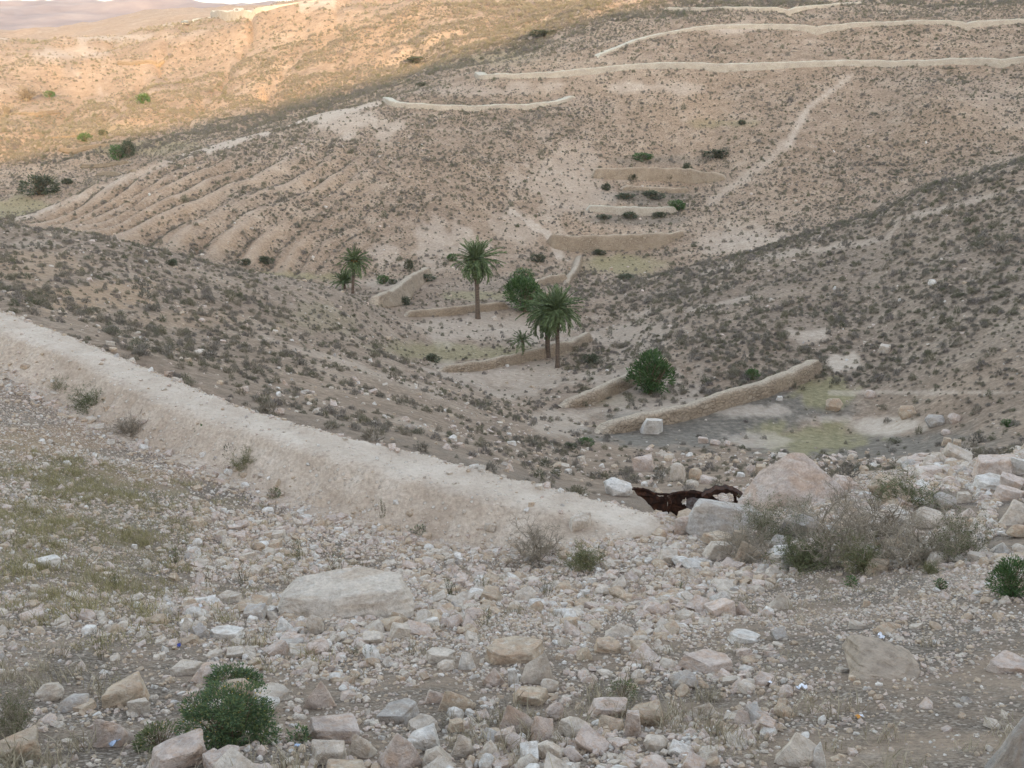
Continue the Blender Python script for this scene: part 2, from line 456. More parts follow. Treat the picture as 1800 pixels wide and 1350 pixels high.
MAT['leaf'] = leaf_material('green_leaf', [(.042, .082, .03), (.075, .125, .045), (.11, .165, .06)])
MAT['bush_leaf'] = leaf_material('blue_green_leaf', [(.05, .085, .045), (.08, .125, .06), (.11, .155, .07), (.16, .175, .06)])
MAT['olive_leaf'] = leaf_material('olive_leaf', [(.07, .09, .04), (.11, .13, .055), (.16, .17, .08)])
MAT['dull_leaf'] = leaf_material('dull_leaf', [(.05, .06, .036), (.08, .09, .052), (.11, .115, .07)])
MAT['flower'] = leaf_material('yellow_bud', [(.38, .25, .05), (.5, .36, .1)])
MAT['stem'] = new_mat('stem')[0]; MAT['stem'].node_tree.nodes['Principled BSDF'].inputs['Base Color'].default_value = (.16, .12, .08, 1)
MAT['straw'] = leaf_material('dry_straw', [(.26, .215, .145), (.34, .29, .205), (.42, .365, .265), (.21, .185, .12)])
MAT['meadow'] = leaf_material('yellow_green_grass', [(.22, .20, .095), (.31, .27, .14), (.39, .33, .19), (.18, .175, .085)])
MAT['frond'] = leaf_material('palm_frond', [(.075, .105, .045), (.11, .145, .06), (.15, .18, .085)])
MAT['dead_frond'] = leaf_material('dry_palm_frond', [(.16, .13, .08), (.22, .175, .11)])
MAT['dates'] = new_mat('date_stalk')[0]; MAT['dates'].node_tree.nodes['Principled BSDF'].inputs['Base Color'].default_value = (.35, .19, .05, 1)

def trunk_material():
    m, nt, b = new_mat('palm_trunk'); g = NT(nt)
    geo = g.n('ShaderNodeTexCoord').outputs['Object']
    mp = g.n('ShaderNodeMapping'); mp.inputs['Scale'].default_value = (1, 1, 3.5); g.l(geo, mp.inputs[0])
    n = g.noise(mp.outputs[0], 4, 5, .7)
    g.l(g.ramp(n, [(.3, (.07, .052, .04)), (.5, (.135, .10, .075)), (.7, (.2, .155, .115))]), b.inputs['Base Color'])
    g.bump(n, .8, .1, b)
    return m
MAT['trunk'] = trunk_material()

def rust_material():
    m, nt, b = new_mat('rusty_steel'); g = NT(nt)
    geo = g.n('ShaderNodeTexCoord').outputs['Object']
    n = g.noise(geo, 5, 6, .7, .4)
    n2 = g.noise(geo, 30, 5, .7)
    c = g.ramp(n, [(.3, (.014, .010, .009)), (.48, (.034, .018, .013)), (.62, (.075, .034, .02)), (.75, (.035, .026, .023))])
    c = g.mix(1.0, c, g.ramp(n2, [(.3, .7), (.7, 1.3)]), 'MULTIPLY')
    g.l(c, b.inputs['Base Color'])
    b.inputs['Roughness'].default_value = .92
    g.bump(n2, .5, .03, b)
    return m
MAT['rust'] = rust_material()
m, nt, b = new_mat('bare_grey_steel'); g = NT(nt)
n = g.noise(g.n('ShaderNodeTexCoord').outputs['Object'], 9, 6, .7)
g.l(g.ramp(n, [(.35, (.085, .05, .04)), (.55, (.17, .155, .15)), (.7, (.24, .225, .22))]), b.inputs['Base Color'])
b.inputs['Metallic'].default_value = .2
MAT['steel'] = m
for nm, c in (('litter_white', (.75, .76, .8)), ('litter_blue', (.06, .08, .3)), ('litter_pale_blue', (.42, .52, .68)), ('litter_orange', (.65, .3, .06))):
    mm, _, bb = new_mat(nm); bb.inputs['Base Color'].default_value = (*c, 1); bb.inputs['Roughness'].default_value = .4
    MAT[nm] = mm

# ------------------------------------------------------------------ object helpers
def mesh_np(name, verts, faces, mat=None, smooth=True):
    """verts (n,3); faces: list of (m,k) int arrays"""
    me = bpy.data.meshes.new(name)
    verts = np.asarray(verts, np.float32)
    me.vertices.add(len(verts)); me.vertices.foreach_set('co', verts.ravel())
    if not isinstance(faces, list): faces = [faces]
    faces = [np.asarray(f, np.int32) for f in faces if len(f)]
    nl = sum(f.size for f in faces); nf = sum(len(f) for f in faces)
    me.loops.add(nl); me.loops.foreach_set('vertex_index', np.concatenate([f.ravel() for f in faces]))
    me.polygons.add(nf)
    tot = np.concatenate([np.full(len(f), f.shape[1], np.int32) for f in faces])
    me.polygons.foreach_set('loop_start', np.concatenate([[0], np.cumsum(tot)[:-1]]).astype(np.int32))
    me.polygons.foreach_set('loop_total', tot)
    me.polygons.foreach_set('use_smooth', np.full(nf, smooth))
    me.update(calc_edges=True)
    if mat: me.materials.append(mat)
    return me

def link(name, data, parent=None, loc=None, rot=None, scale=None):
    o = bpy.data.objects.new(name, data)
    COL.objects.link(o)
    if parent: o.parent = parent
    if loc is not None: o.location = [float(c) for c in loc]
    if rot is not None: o.rotation_euler = rot
    if scale is not None: o.scale = scale if hasattr(scale, '__len__') else (scale,) * 3
    return o

def tag(o, label=None, cat=None, group=None, kind=None):
    if label: o['label'] = label
    if cat: o['category'] = cat
    if group: o['group'] = group
    if kind: o['kind'] = kind
    return o

# ------------------------------------------------------------------ terrain sheet
az_in = np.linspace(-math.radians(37), math.radians(37), 541)
az_out = np.linspace(math.radians(37), 2 * math.pi - math.radians(37), 92)[1:-1]
AZ = np.concatenate([az_in, az_out])
RR = np.concatenate([np.geomspace(1.3, 28, 300)[:-1], np.geomspace(28, 300, 380)[:-1], np.geomspace(300, 8500, 110)])
A, R_ = np.meshgrid(AZ, RR)
TX = R_ * np.sin(A); TY = R_ * np.cos(A)
TZ = H(TX, TY)
nr, na = TX.shape
tv = np.stack([TX, TY, TZ], -1).reshape(-1, 3)
tv = np.vstack([tv, [[0, 0, float(H(0., 0.))]]])
idx = np.arange(nr * na).reshape(nr, na)
nx = np.roll(idx, -1, axis=1)
quads = np.stack([idx[:-1], nx[:-1], nx[1:], idx[1:]], -1).reshape(-1, 4)[:, ::-1]
tris = np.stack([idx[0], np.full(na, nr * na), nx[0]], -1)[:, ::-1]
terrain_me = mesh_np('terrain', tv, [quads, tris], MAT['ground'])
terrain = tag(link('terrain', terrain_me), kind='structure')

TU, TVV, TD = project(tv[:, 0], tv[:, 1], tv[:, 2])
def attrs_at(x, y, z):
    """which soil lies where: bare sand, dark silt, grass, red earth with painted sun warmth, gravel"""
    u, v, d = project(x, y, z)
    ly = np.log(np.maximum(y, 4)); nz = fbm(x / (.035 * np.maximum(y, 4)), ly / .10, 61, 4)
    nz = 1.1 * nz + 1.3 * fbm(x / (.011 * np.maximum(y, 4)), ly / .032, 69, 3)
    front = y > 2
    def blob(cu_, cv_, ru, rv, y0, y1, s=1.0, w=.45):
        q = np.sqrt(((u - cu_) / ru) ** 2 + ((v - cv_) / rv) ** 2) + w * nz
        return s * sstep(1.25, .65, q) * sstep(y0 * .94, y0 * 1.06, y) * sstep(y1 * 1.06, y1 * .94, y) * front
    def line(pts, wd, y0, y1, s=1.0):
        best = np.full(len(u), 1e9)
        for (a, b), (c, e) in zip(pts[:-1], pts[1:]):
            t = np.clip(((u - a) * (c - a) + (v - b) * (e - b)) / ((c - a) ** 2 + (e - b) ** 2), 0, 1)
            best = np.minimum(best, np.hypot(u - a - t * (c - a), (v - b - t * (e - b)) * 1.3))
        return s * sstep(wd * 1.3, wd * .5, best + nz * wd * .8) * ((y > y0) & (y < y1) & front)
    pale = np.zeros(len(u)); silt = pale.copy(); grass = pale.copy(); rust = pale.copy()
    for a in [(860, 577, 165, 26, 74, 100, .5), (900, 662, 150, 26, 60, 78, .55), (880, 690, 90, 14, 55, 66, .5), (1150, 690, 105, 48, 52, 66, .5),
              (1010, 320, 70, 60, 135, 175, .34, 1.0), (760, 440, 80, 40, 120, 140, .48, 1.0), (640, 213, 60, 24, 160, 200, .55, 1.0),
              (1140, 945, 120, 36, 11, 18, .75, .6), (1335, 722, 62, 9, 44, 60, .75), (1325, 776, 66, 14, 38, 56, .6),
              (1556, 750, 66, 18, 36, 62, 1., .2), (1450, 736, 60, 5, 44, 58, .6), (1480, 640, 28, 14, 50, 70, .9),
              (1410, 590, 50, 12, 55, 80, .6), (1060, 340, 30, 14, 135, 160, .5), (900, 400, 40, 30, 130, 150, .4),
              (1220, 1020, 30, 22, 8, 14, .4), (1300, 50, 60, 10, 190, 240, .7), (1120, 155, 90, 10, 180, 210, .5),
              (870, 160, 150, 8, 180, 215, .35), (1700, 1010, 90, 24, 5, 12, .35), (985, 745, 50, 26, 40, 56, .5), (1120, 590, 70, 40, 66, 100, .35),
              (1330, 430, 90, 26, 120, 160, .45), (120, 95, 60, 12, 330, 460, .6), (220, 65, 120, 7, 380, 470, .6), (60, 430, 40, 8, 50, 70, .3),
              (960, 150, 60, 8, 180, 215, .5), (690, 500, 60, 10, 100, 125, .5)]:
        pale = np.maximum(pale, blob(*a))
    for pts, wd, y0, y1, s in [([(-40, 655), (60, 690), (200, 765), (340, 815), (450, 868), (560, 908), (700, 940), (830, 968)], 10, 11, 26, .45),
              ([(330, 272), (430, 240), (520, 215), (660, 182)], 9, 145, 205, .8), ([(30, 388), (160, 338), (330, 272)], 6, 140, 175, .6),
              ([(1385, 255), (1420, 190), (1500, 130)], 6, 140, 200, .7), ([(1560, 420), (1580, 385), (1800, 330)], 6, 75, 110, .5),
              ([(1240, 480), (1350, 450), (1560, 420)], 5, 75, 115, .4), ([(1255, 350), (1300, 320), (1385, 255)], 10, 120, 170, .4),
              ([(0, 64), (150, 52), (300, 40), (420, 14), (600, 2)], 5, 330, 480, .9), ([(160, 60), (110, 110), (200, 180)], 7, 280, 440, .5),
              ([(900, 372), (960, 410), (985, 450)], 6, 125, 145, .8), ([(1460, 690), (1800, 690)], 4, 40, 60, .5), ([(700, 740), (860, 790)], 8, 25, 45, .35),
              ([(460, 590), (640, 650), (770, 690)], 8, 30, 55, .35), ([(1020, 560), (1240, 540), (1330, 520)], 5, 70, 110, .4)]:
        pale = np.maximum(pale, line(pts, wd, y0, y1, s))
    for a in [(1200, 758, 180, 34, 40, 60, 1., .3), (1370, 715, 130, 36, 44, 64, .95, .3), (1500, 785, 230, 28, 34, 56, .9, .3), (1290, 745, 150, 24, 42, 58, 1., .3),
              (1110, 740, 60, 18, 44, 56, .8), (1700, 790, 120, 40, 34, 50, .4), (1560, 560, 520, 190, 50, 120, .2, .8), (1140, 345, 80, 16, 122, 200, .85, .25), (1110, 386, 85, 10, 122, 190, .8, .25), (1150, 283, 95, 10, 130, 210, .6, .3)]:
        silt = np.maximum(silt, blob(*a))
    for a in [(1440, 690, 52, 27, 46, 64, .95), (1440, 770, 105, 28, 36, 58, .95), (1095, 464, 80, 18, 110, 160, .95, .2), (780, 618, 160, 15, 66, 90, .8),
              (850, 520, 70, 7, 96, 115, .7), (0, 368, 80, 20, 165, 215, .9), (490, 487, 110, 8, 104, 124, .85), (60, 850, 260, 150, 6, 16.5, .38),
              (240, 262, 110, 12, 210, 270, .6), (150, 225, 120, 10, 240, 300, .5), (700, 610, 60, 14, 55, 90, .5), (1050, 700, 60, 14, 48, 62, .4),
              (560, 560, 60, 30, 45, 75, .3), (1270, 217, 50, 7, 150, 190, .7), (330, 330, 20, 40, 250, 400, 0), (900, 105, 100, 12, 215, 290, .5), (740, 112, 50, 7, 225, 280, .8)]:
        grass = np.maximum(grass, blob(*a))
    for a in [(170, 522, 110, 26, 26, 55, .9), (60, 470, 90, 26, 30, 60, .6), (330, 560, 110, 20, 24, 50, .4), (100, 775, 120, 26, 12, 20, .6), (300, 835, 120, 24, 11, 18, .4),
              (40, 200, 130, 22, 200, 330, .5), (240, 112, 46, 6, 320, 420, .7), (600, 330, 60, 12, 125, 160, .5), (1250, 195, 50, 24, 160, 200, .4)]:
        rust = np.maximum(rust, blob(*a))
    s = x - y * .27 + 3 * fbm(x / 14., y / 14., 31, 2)
    ph = s / 4.3 + 2.4 * vnoise(s / 12., y / 60., 33)
    rid = np.abs(2 * (ph - np.floor(ph)) - 1)
    ribamp = sstep(.2, .6, vnoise(s / 9., y / 17., 37))
    pale = np.maximum(pale, .3 * ribamp * sstep(.35, .12, rid + .2 * nz) * sstep(114, 122, y) * sstep(165, 135, y) * sstep(720, 560, u) * sstep(-60, 60, u))
    rust = np.maximum(rust, .55 * (.3 + .7 * ribamp) * sstep(.62, .35, rid + .25 * nz) * sstep(114, 122, y) * sstep(165, 135, y) * sstep(720, 560, u) * sstep(-60, 60, u))
    rust = np.maximum(rust, (.34 * sstep(200, 260, y) * sstep(1000, 700, u)) * (1 + .6 * nz))  # ochre over the sunlit far slopes: golden sunlight painted into the soil
    rust = np.maximum(rust, .14 * sstep(.0, .35, fbm(x / 30., y / 30., 77, 3)) * sstep(100, 140, y))
    gravel = sstep(24, 15, y) * np.where(y > -6, 1, .6)
    humus = np.where(front, 1.0, 0) * (.30 + .70 * sstep(128, 104, y)) * sstep(235, 190, y) * sstep(13, 20, y) * (.75 + .45 * fbm(x / 7, y / 7, 73, 3))
    humus = np.clip(humus, 0, 1) * (1 - .6 * pale)
    return pale, silt, grass, rust, gravel, humus
names = ('pale', 'silt', 'grass', 'rust', 'gravel', 'humus')
vals = attrs_at(tv[:, 0], tv[:, 1], tv[:, 2])
for nme, vv in zip(names, vals):
    at = terrain_me.attributes.new(nme, 'FLOAT', 'POINT')
    at.data.foreach_set('value', np.asarray(vv, np.float32))

# far mountains
gx, gy = np.meshgrid(np.linspace(-4200, 2600, 150), np.linspace(2700, 5200, 60))
e = sstep(2700, 3900, gy) * sstep(5200, 4400, gy)
rg = 1 - np.abs(fbm(gx / 700., gy / 700., 91, 5))
gz = -60 + e * (60 + (78 + 50 * sstep(200, -2600, -gx) * 0) * rg + 26 * fbm(gx / 260., gy / 260., 95, 4))
mi = np.arange(gx.size).reshape(gx.shape)
mq = np.stack([mi[:-1, :-1], mi[:-1, 1:], mi[1:, 1:], mi[1:, :-1]], -1).reshape(-1, 4)
m_, nt_, b_ = new_mat('mountain_earth')
g_ = NT(nt_); pp = g_.n('ShaderNodeNewGeometry').outputs['Position']
g_.l(g_.ramp(g_.noise(pp, .006, 6, .65), [(.3, (.12, .085, .075)), (.5, (.20, .145, .12)), (.7, (.28, .21, .17))]), b_.inputs['Base Color'])
tag(link('mountains', mesh_np('mountains', np.stack([gx, gy, gz], -1).reshape(-1, 3), mq, m_)), kind='structure')

# ------------------------------------------------------------------ long earth bank below the camera
def sweep(crest_line, sect_fn, name, mat, noise=.05, nscale=1.2, seed=1):
    """path (n,3) crest points; sect_fn(i, s) gives (offset towards viewer, height) pairs; returns mesh"""
    crest_line = np.asarray(crest_line, float)
    n = len(crest_line)
    tan = np.gradient(crest_line[:, :2], axis=0)
    tan /= np.linalg.norm(tan, axis=1)[:, None] + 1e-9
    nrm = np.stack([tan[:, 1], -tan[:, 0]], 1)
    rows = []
    for i in range(n):
        sec = np.asarray(sect_fn(i), float)
        rows.append(np.column_stack([crest_line[i, 0] + nrm[i, 0] * sec[:, 0], crest_line[i, 1] + nrm[i, 1] * sec[:, 0], sec[:, 1]]))
    V = np.array(rows); k = V.shape[1]
    P = V.reshape(-1, 3)
    nn = fbm(P[:, 0] / nscale + P[:, 2] * .7, P[:, 1] / nscale + P[:, 2] * .9, seed, 4)
    nn2 = fbm(P[:, 0] / nscale * 1.3 - P[:, 2], P[:, 1] / nscale + P[:, 2], seed + 9, 4)
    P[:, 2] += noise * nn
    P[:, 0] += noise * nn2 * np.repeat(nrm[:, 0], k); P[:, 1] += noise * nn2 * np.repeat(nrm[:, 1], k)
    ix = np.arange(n * k).reshape(n, k)
    q = np.stack([ix[:-1, :-1], ix[:-1, 1:], ix[1:, 1:], ix[1:, :-1]], -1).reshape(-1, 4)
    caps = [ix[0][::-1][None, :], ix[-1][None, :]]
    return mesh_np(name, P, [q[:, ::-1]] + caps, mat)

def resample(pts, n):
    pts = np.asarray(pts, float)
    s = np.concatenate([[0], np.cumsum(np.linalg.norm(np.diff(pts[:, :2], axis=0), axis=1))])
    q = np.linspace(0, s[-1], n)
    return np.stack([pchip(s, pts[:, c], q) for c in range(pts.shape[1])], 1), q

BANK = [(-420, 440, 33.5), (-200, 490, 29.0), (0, 548, 24.9), (150, 602, 22.8), (300, 665, 20.8), (450, 724, 19.0), (600, 767, 17.7), (750, 803, 16.8), (900, 841, 16.0), (1050, 878, 15.2), (1130, 897, 14.8), (1195, 926, 14.2), (1235, 950, 13.7)]
bp = []
for u, v, y in BANK:
    t = float(vt(v)); z = t * y
    bp.append(((u - 900) / F * (y * CP - z * SP), y, z))
bank_path, bank_s = resample(bp, 520)
L = bank_s[-1]
def bank_section(i):
    x, y, z = bank_path[i]
    a = bank_path[min(i + 1, 519)] - bank_path[max(i - 1, 0)]
    nx_, ny_ = a[1], -a[0]; l = math.hypot(nx_, ny_); nx_ /= l; ny_ /= l
    end = sstep(L - 2.6, L, bank_s[i])
    topw = .92 + .08 * math.sin(bank_s[i] * .9)
    toe = topw + .68 + .10 * float(fbm(bank_s[i] / .9, 3.3, 140, 3))
    zf = float(H(x - nx_ * 1.1, y - ny_ * 1.1)) - .3
    zc = z - .95 * float(sstep(L - 1.1, L, bank_s[i])) - .05 * end
    zt = min(float(H(x + nx_ * toe, y + ny_ * toe)) + .03, zc - .05)
    pr = [(-1.3, zf - .4), (-.9, min(zf + .1, zc - .4)), (-.35, zc - .30), (-.1, zc - .07), (0, zc), (.12, zc + .015)]
    out = []
    for (a0, b0), (a1, b1) in zip(pr[:-1], pr[1:]):
        for q in np.linspace(0, 1, 4)[:-1]:
            out.append((a0 + (a1 - a0) * q, b0 + (b1 - b0) * q))
    for q in np.linspace(0, 1, 12):
        out.append((.12 + (topw - .12) * q, zc + .015 - .05 * q * q - .02 * math.sin(q * 6.3)))
    for q in np.linspace(0, 1, 26)[1:]:
        out.append((topw + (toe - topw) * q ** .92, zc - .035 - (zc - .035 - zt) * (q ** 1.08 * .96 + .04 * sstep(0, .2, q))))
    zt2 = float(H(x + nx_ * (toe + .55), y + ny_ * (toe + .55))) - .07
    for q in (.33, .66, 1.0):
        out.append((toe + .55 * q, zt + (zt2 - zt) * q + .05 * (1 - q)))
    out.append((toe + .8, zt2 - .4))
    # slumps, rain gullies and a broken crest
    gul = float(1 - abs(2 * vnoise(bank_s[i] / .55 + .4 * math.sin(bank_s[i]), .5, 141) - 1)) ** 4
    slump = float(fbm(bank_s[i] / 1.6, 7.7, 142, 3))
    crest = float(fbm(bank_s[i] / .35, 1.7, 143, 3))
    res = []
    for a0, b0 in out:
        f_ = float(sstep(topw - .1, topw + .25, a0) * sstep(toe + .1, toe - .25, a0))
        c_ = float(sstep(-.5, -.1, a0) * sstep(.35, .05, a0))
        res.append((a0 - f_ * (.06 * gul) + f_ * .06 * slump, b0 - f_ * (.04 * gul) + .04 * c_ * crest))
    return res
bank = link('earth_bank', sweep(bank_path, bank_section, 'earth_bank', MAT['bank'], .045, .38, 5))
ka = bank.data.attributes.new('crest_line', 'FLOAT', 'POINT')
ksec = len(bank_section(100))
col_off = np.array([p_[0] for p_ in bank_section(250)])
ka.data.foreach_set('value', np.tile(sstep(-.12, .1, col_off) * sstep(1.25, .55, col_off), 520).astype(np.float32))  # paler top band: light on the trampled crest painted into its colour
tag(bank, 'long pale packed earth bank with a flat top running down to the rusty wreck', 'earth bank')

# ------------------------------------------------------------------ terrace walls and dams on the hills
def wall(name, label, crest, face, mat, depth=.9, cat='terrace wall', lean=.25, noise=.10, group=None, topw=.55, step=.35, nface=9):
    """crest: photo sight points along its top; face: height of its face there, in photo pixels"""
    base = []
    face = face if hasattr(face, '__len__') else [face] * len(crest)
    for (u, v), fpx in zip(crest, face):
        p = cast(u, v + fpx)
        h = fpx * .84 * dist(p) / F / .97
        base.append((p[0], p[1], p[2], h))
    base = np.array(base)
    # orient so that the swept section's + side faces the camera
    if base[0, 0] > base[-1, 0]: base = base[::-1]
    length = np.linalg.norm(np.diff(base[:, :2], axis=0), axis=1).sum()
    n = int(np.clip(length / step, 12, 260))
    P, s = resample(base, n)
    ground = H(P[:, 0], P[:, 1])
    def sec(i):
        x, y, zb, h = P[i]
        zb = ground[i] * .5 + zb * .5
        e = float(sstep(0, 1, min(s[i], s[-1] - s[i]) / max(.9, .6 * h)))
        hh = h * (-.25 + 1.12 * e) * (1 + (.22 if length < 40 else .12) * float(fbm(s[i] / (2.4 if length < 40 else 5.), len(label) * .37, 150, 3)))
        lo = min(zb, ground[i]) - .6
        f = [(.25, lo)]
        for q in np.linspace(0, 1, nface):
            f.append(((lean * max(hh, 0) * (1 - q) ** 1.4 * .5 - .10 * q ** 6) + .02 * math.sin(i * 1.7 + q * 9), zb + hh * q))
        f += [(-.14, zb + hh + .07), (-topw * .6, zb + hh + .05), (-topw, zb + hh - .08), (-topw - .5, zb + hh - .5 - hh * .3), (-topw - .9 - .3 * hh, lo - .3)]
        return f[::-1]
    me = sweep(np.column_stack([P[:, :2], P[:, 2]]), sec, name, mat, noise, .7, len(label))
    o = link(name, me)
    k_s = len(sec(0)); pale_top = np.zeros(k_s); pale_top[2:5] = 1.0; pale_top[5] = .55
    at_ = me.attributes.new('crest_line', 'FLOAT', 'POINT')
    at_.data.foreach_set('value', np.tile(pale_top, n).astype(np.float32))  # wall tops get the same painted paler crest as the bank
    tag(o, label, cat, group)
    return o

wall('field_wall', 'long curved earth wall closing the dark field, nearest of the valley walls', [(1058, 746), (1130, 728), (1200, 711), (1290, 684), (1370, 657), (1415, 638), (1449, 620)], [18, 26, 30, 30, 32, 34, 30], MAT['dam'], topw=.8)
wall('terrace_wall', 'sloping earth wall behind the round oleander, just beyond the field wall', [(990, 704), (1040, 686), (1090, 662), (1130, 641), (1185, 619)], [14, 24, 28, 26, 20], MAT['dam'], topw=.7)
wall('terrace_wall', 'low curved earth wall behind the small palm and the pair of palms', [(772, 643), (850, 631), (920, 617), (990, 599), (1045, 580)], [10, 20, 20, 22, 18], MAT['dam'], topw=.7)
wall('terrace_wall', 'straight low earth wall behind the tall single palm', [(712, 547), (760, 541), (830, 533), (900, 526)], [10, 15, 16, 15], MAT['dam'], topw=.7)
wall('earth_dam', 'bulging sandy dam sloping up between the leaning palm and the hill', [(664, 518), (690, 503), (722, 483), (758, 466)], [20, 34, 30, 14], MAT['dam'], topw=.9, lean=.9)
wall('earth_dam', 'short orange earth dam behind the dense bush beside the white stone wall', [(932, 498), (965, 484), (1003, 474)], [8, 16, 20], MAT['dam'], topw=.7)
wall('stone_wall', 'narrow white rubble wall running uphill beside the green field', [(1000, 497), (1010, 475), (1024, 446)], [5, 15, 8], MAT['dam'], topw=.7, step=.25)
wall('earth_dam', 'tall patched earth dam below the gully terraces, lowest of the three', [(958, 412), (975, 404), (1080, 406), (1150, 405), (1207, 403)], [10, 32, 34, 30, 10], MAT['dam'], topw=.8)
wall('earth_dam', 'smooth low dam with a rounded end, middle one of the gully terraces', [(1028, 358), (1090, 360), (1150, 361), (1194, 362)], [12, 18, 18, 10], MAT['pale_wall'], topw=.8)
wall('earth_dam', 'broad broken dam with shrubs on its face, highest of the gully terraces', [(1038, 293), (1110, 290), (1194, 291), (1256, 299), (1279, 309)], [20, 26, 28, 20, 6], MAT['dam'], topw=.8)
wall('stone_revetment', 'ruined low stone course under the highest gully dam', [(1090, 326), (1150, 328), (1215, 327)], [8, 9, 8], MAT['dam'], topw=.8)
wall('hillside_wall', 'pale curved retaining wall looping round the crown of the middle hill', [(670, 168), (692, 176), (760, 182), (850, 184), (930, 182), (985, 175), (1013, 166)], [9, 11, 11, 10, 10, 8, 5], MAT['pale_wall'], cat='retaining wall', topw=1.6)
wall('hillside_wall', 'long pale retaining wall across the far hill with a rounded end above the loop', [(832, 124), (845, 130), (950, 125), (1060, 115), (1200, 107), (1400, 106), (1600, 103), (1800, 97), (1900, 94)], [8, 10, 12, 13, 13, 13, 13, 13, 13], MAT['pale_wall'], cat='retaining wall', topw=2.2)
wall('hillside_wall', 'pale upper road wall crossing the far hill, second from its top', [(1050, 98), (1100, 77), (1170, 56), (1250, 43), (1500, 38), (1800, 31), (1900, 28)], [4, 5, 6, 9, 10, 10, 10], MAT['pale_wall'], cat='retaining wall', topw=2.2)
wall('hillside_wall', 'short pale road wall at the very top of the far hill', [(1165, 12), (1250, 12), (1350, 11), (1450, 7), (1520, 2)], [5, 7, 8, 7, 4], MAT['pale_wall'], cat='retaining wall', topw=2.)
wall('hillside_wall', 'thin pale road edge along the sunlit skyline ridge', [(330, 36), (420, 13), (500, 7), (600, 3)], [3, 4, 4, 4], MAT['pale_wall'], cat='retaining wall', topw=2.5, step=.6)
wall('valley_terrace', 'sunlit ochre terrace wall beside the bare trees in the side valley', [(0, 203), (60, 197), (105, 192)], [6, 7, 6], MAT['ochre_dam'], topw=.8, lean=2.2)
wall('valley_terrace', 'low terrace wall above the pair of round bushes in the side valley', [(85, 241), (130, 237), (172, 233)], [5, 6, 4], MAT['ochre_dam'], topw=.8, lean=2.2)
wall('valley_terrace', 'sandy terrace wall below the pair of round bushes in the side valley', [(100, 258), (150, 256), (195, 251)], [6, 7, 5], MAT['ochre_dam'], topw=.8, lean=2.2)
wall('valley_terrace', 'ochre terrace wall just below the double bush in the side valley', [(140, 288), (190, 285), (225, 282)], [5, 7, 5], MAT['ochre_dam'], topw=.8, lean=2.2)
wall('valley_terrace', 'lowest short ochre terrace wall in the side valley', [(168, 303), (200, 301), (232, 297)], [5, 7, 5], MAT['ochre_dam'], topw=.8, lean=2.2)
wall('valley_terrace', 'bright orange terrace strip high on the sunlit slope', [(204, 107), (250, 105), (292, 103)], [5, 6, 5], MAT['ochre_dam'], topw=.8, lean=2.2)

# ------------------------------------------------------------------ rocks: shapes
def rock_mesh(seed, kind, sub=1):
    """broken limestone: the hull of a few corner points, edges slightly worn"""
    r = random.Random(seed)
    j = lambda q: r.uniform(-q, q)
    if kind == 'block':
        pts = [(sx * (.42 + j(.16)), sy * (.40 + j(.16)), sz * (.40 + j(.15))) for sx in (-1, 1) for sy in (-1, 1) for sz in (-1, 1)]
        pts += [(j(.5), j(.5), j(.55)) for _ in range(5)]
    elif kind == 'wedge':
        pts = [(.5 * math.cos(a + j(.4)), .5 * math.sin(a + j(.4)), -.4 + j(.12)) for a in (0.3, 1.4, 2.6, 3.7, 5.0)]
        pts += [(-.12 + j(.25), j(.18), .5), (.15 + j(.25), j(.2), .32 + j(.15)), (j(.4), j(.4), .05 + j(.15)), (j(.45), j(.45), .1)]
    elif kind == 'slab':
        k = r.randint(5, 7)
        pts = []
        for i in range(k):
            a = 6.283 * i / k + j(.35); q = .46 + j(.12)
            pts += [(q * math.cos(a), q * math.sin(a), -.42 + j(.12)), (q * .9 * math.cos(a + j(.2)), q * .9 * math.sin(a + j(.2)), .42 + j(.14))]
    else:
        pts = []
        for i in range(44):
            n = np.array([r.gauss(0, 1), r.gauss(0, 1), r.gauss(0, 1)]); n /= np.linalg.norm(n)
            pts.append(tuple(n * (.5 + j(.06))))
    bm = bmesh.new()
    for p_ in pts: bm.verts.new(p_)
    res = bmesh.ops.convex_hull(bm, input=bm.verts[:])
    bmesh.ops.delete(bm, geom=[v for v in bm.verts if not v.link_faces], context='VERTS')
    bmesh.ops.dissolve_limit(bm, angle_limit=math.radians(9), verts=bm.verts[:], edges=bm.edges[:])
    bmesh.ops.bevel(bm, geom=bm.edges[:], offset=.035 if kind != 'round' else .05, segments=2, profile=.6, affect='EDGES', clamp_overlap=True)
    bmesh.ops.triangulate(bm, faces=bm.faces[:])
    for it in range(2 + sub):
        lim = (.34, .2, .12, .07)[it]
        bmesh.ops.subdivide_edges(bm, edges=[e_ for e_ in bm.edges if e_.calc_length() > lim], cuts=1)
        bmesh.ops.triangulate(bm, faces=bm.faces[:])
    co = np.array([v.co[:] for v in bm.verts])
    co += .035 * np.stack([fbm(co[:, 0] * 2.2 + seed, co[:, 1] * 2.2 + co[:, 2] * 1.9, seed + k, 3) for k in range(3)], 1)
    co += .016 * np.stack([fbm(co[:, 0] * 9 + seed, co[:, 1] * 9 + co[:, 2] * 7.3, seed + 7 + k, 2) for k in range(3)], 1)
    lo, hi = co.min(0), co.max(0)
    co = (co - (lo + hi) / 2) / (hi - lo)
    for v, c in zip(bm.verts, co): v.co = c
    bmesh.ops.recalc_face_normals(bm, faces=bm.faces[:])
    me = bpy.data.meshes.new('rock_' + kind)
    bm.to_mesh(me); bm.free()
    me.polygons.foreach_set('use_smooth', np.ones(len(me.polygons), bool))
    me.materials.append(MAT['rock'])
    me.set_sharp_from_angle(angle=math.radians(32))
    return me
ROCKS = {k: [rock_mesh(11 * i + j * 101 + 5, k, 0) for i in range(5)] for j, k in enumerate(('block', 'wedge', 'slab', 'round'))}
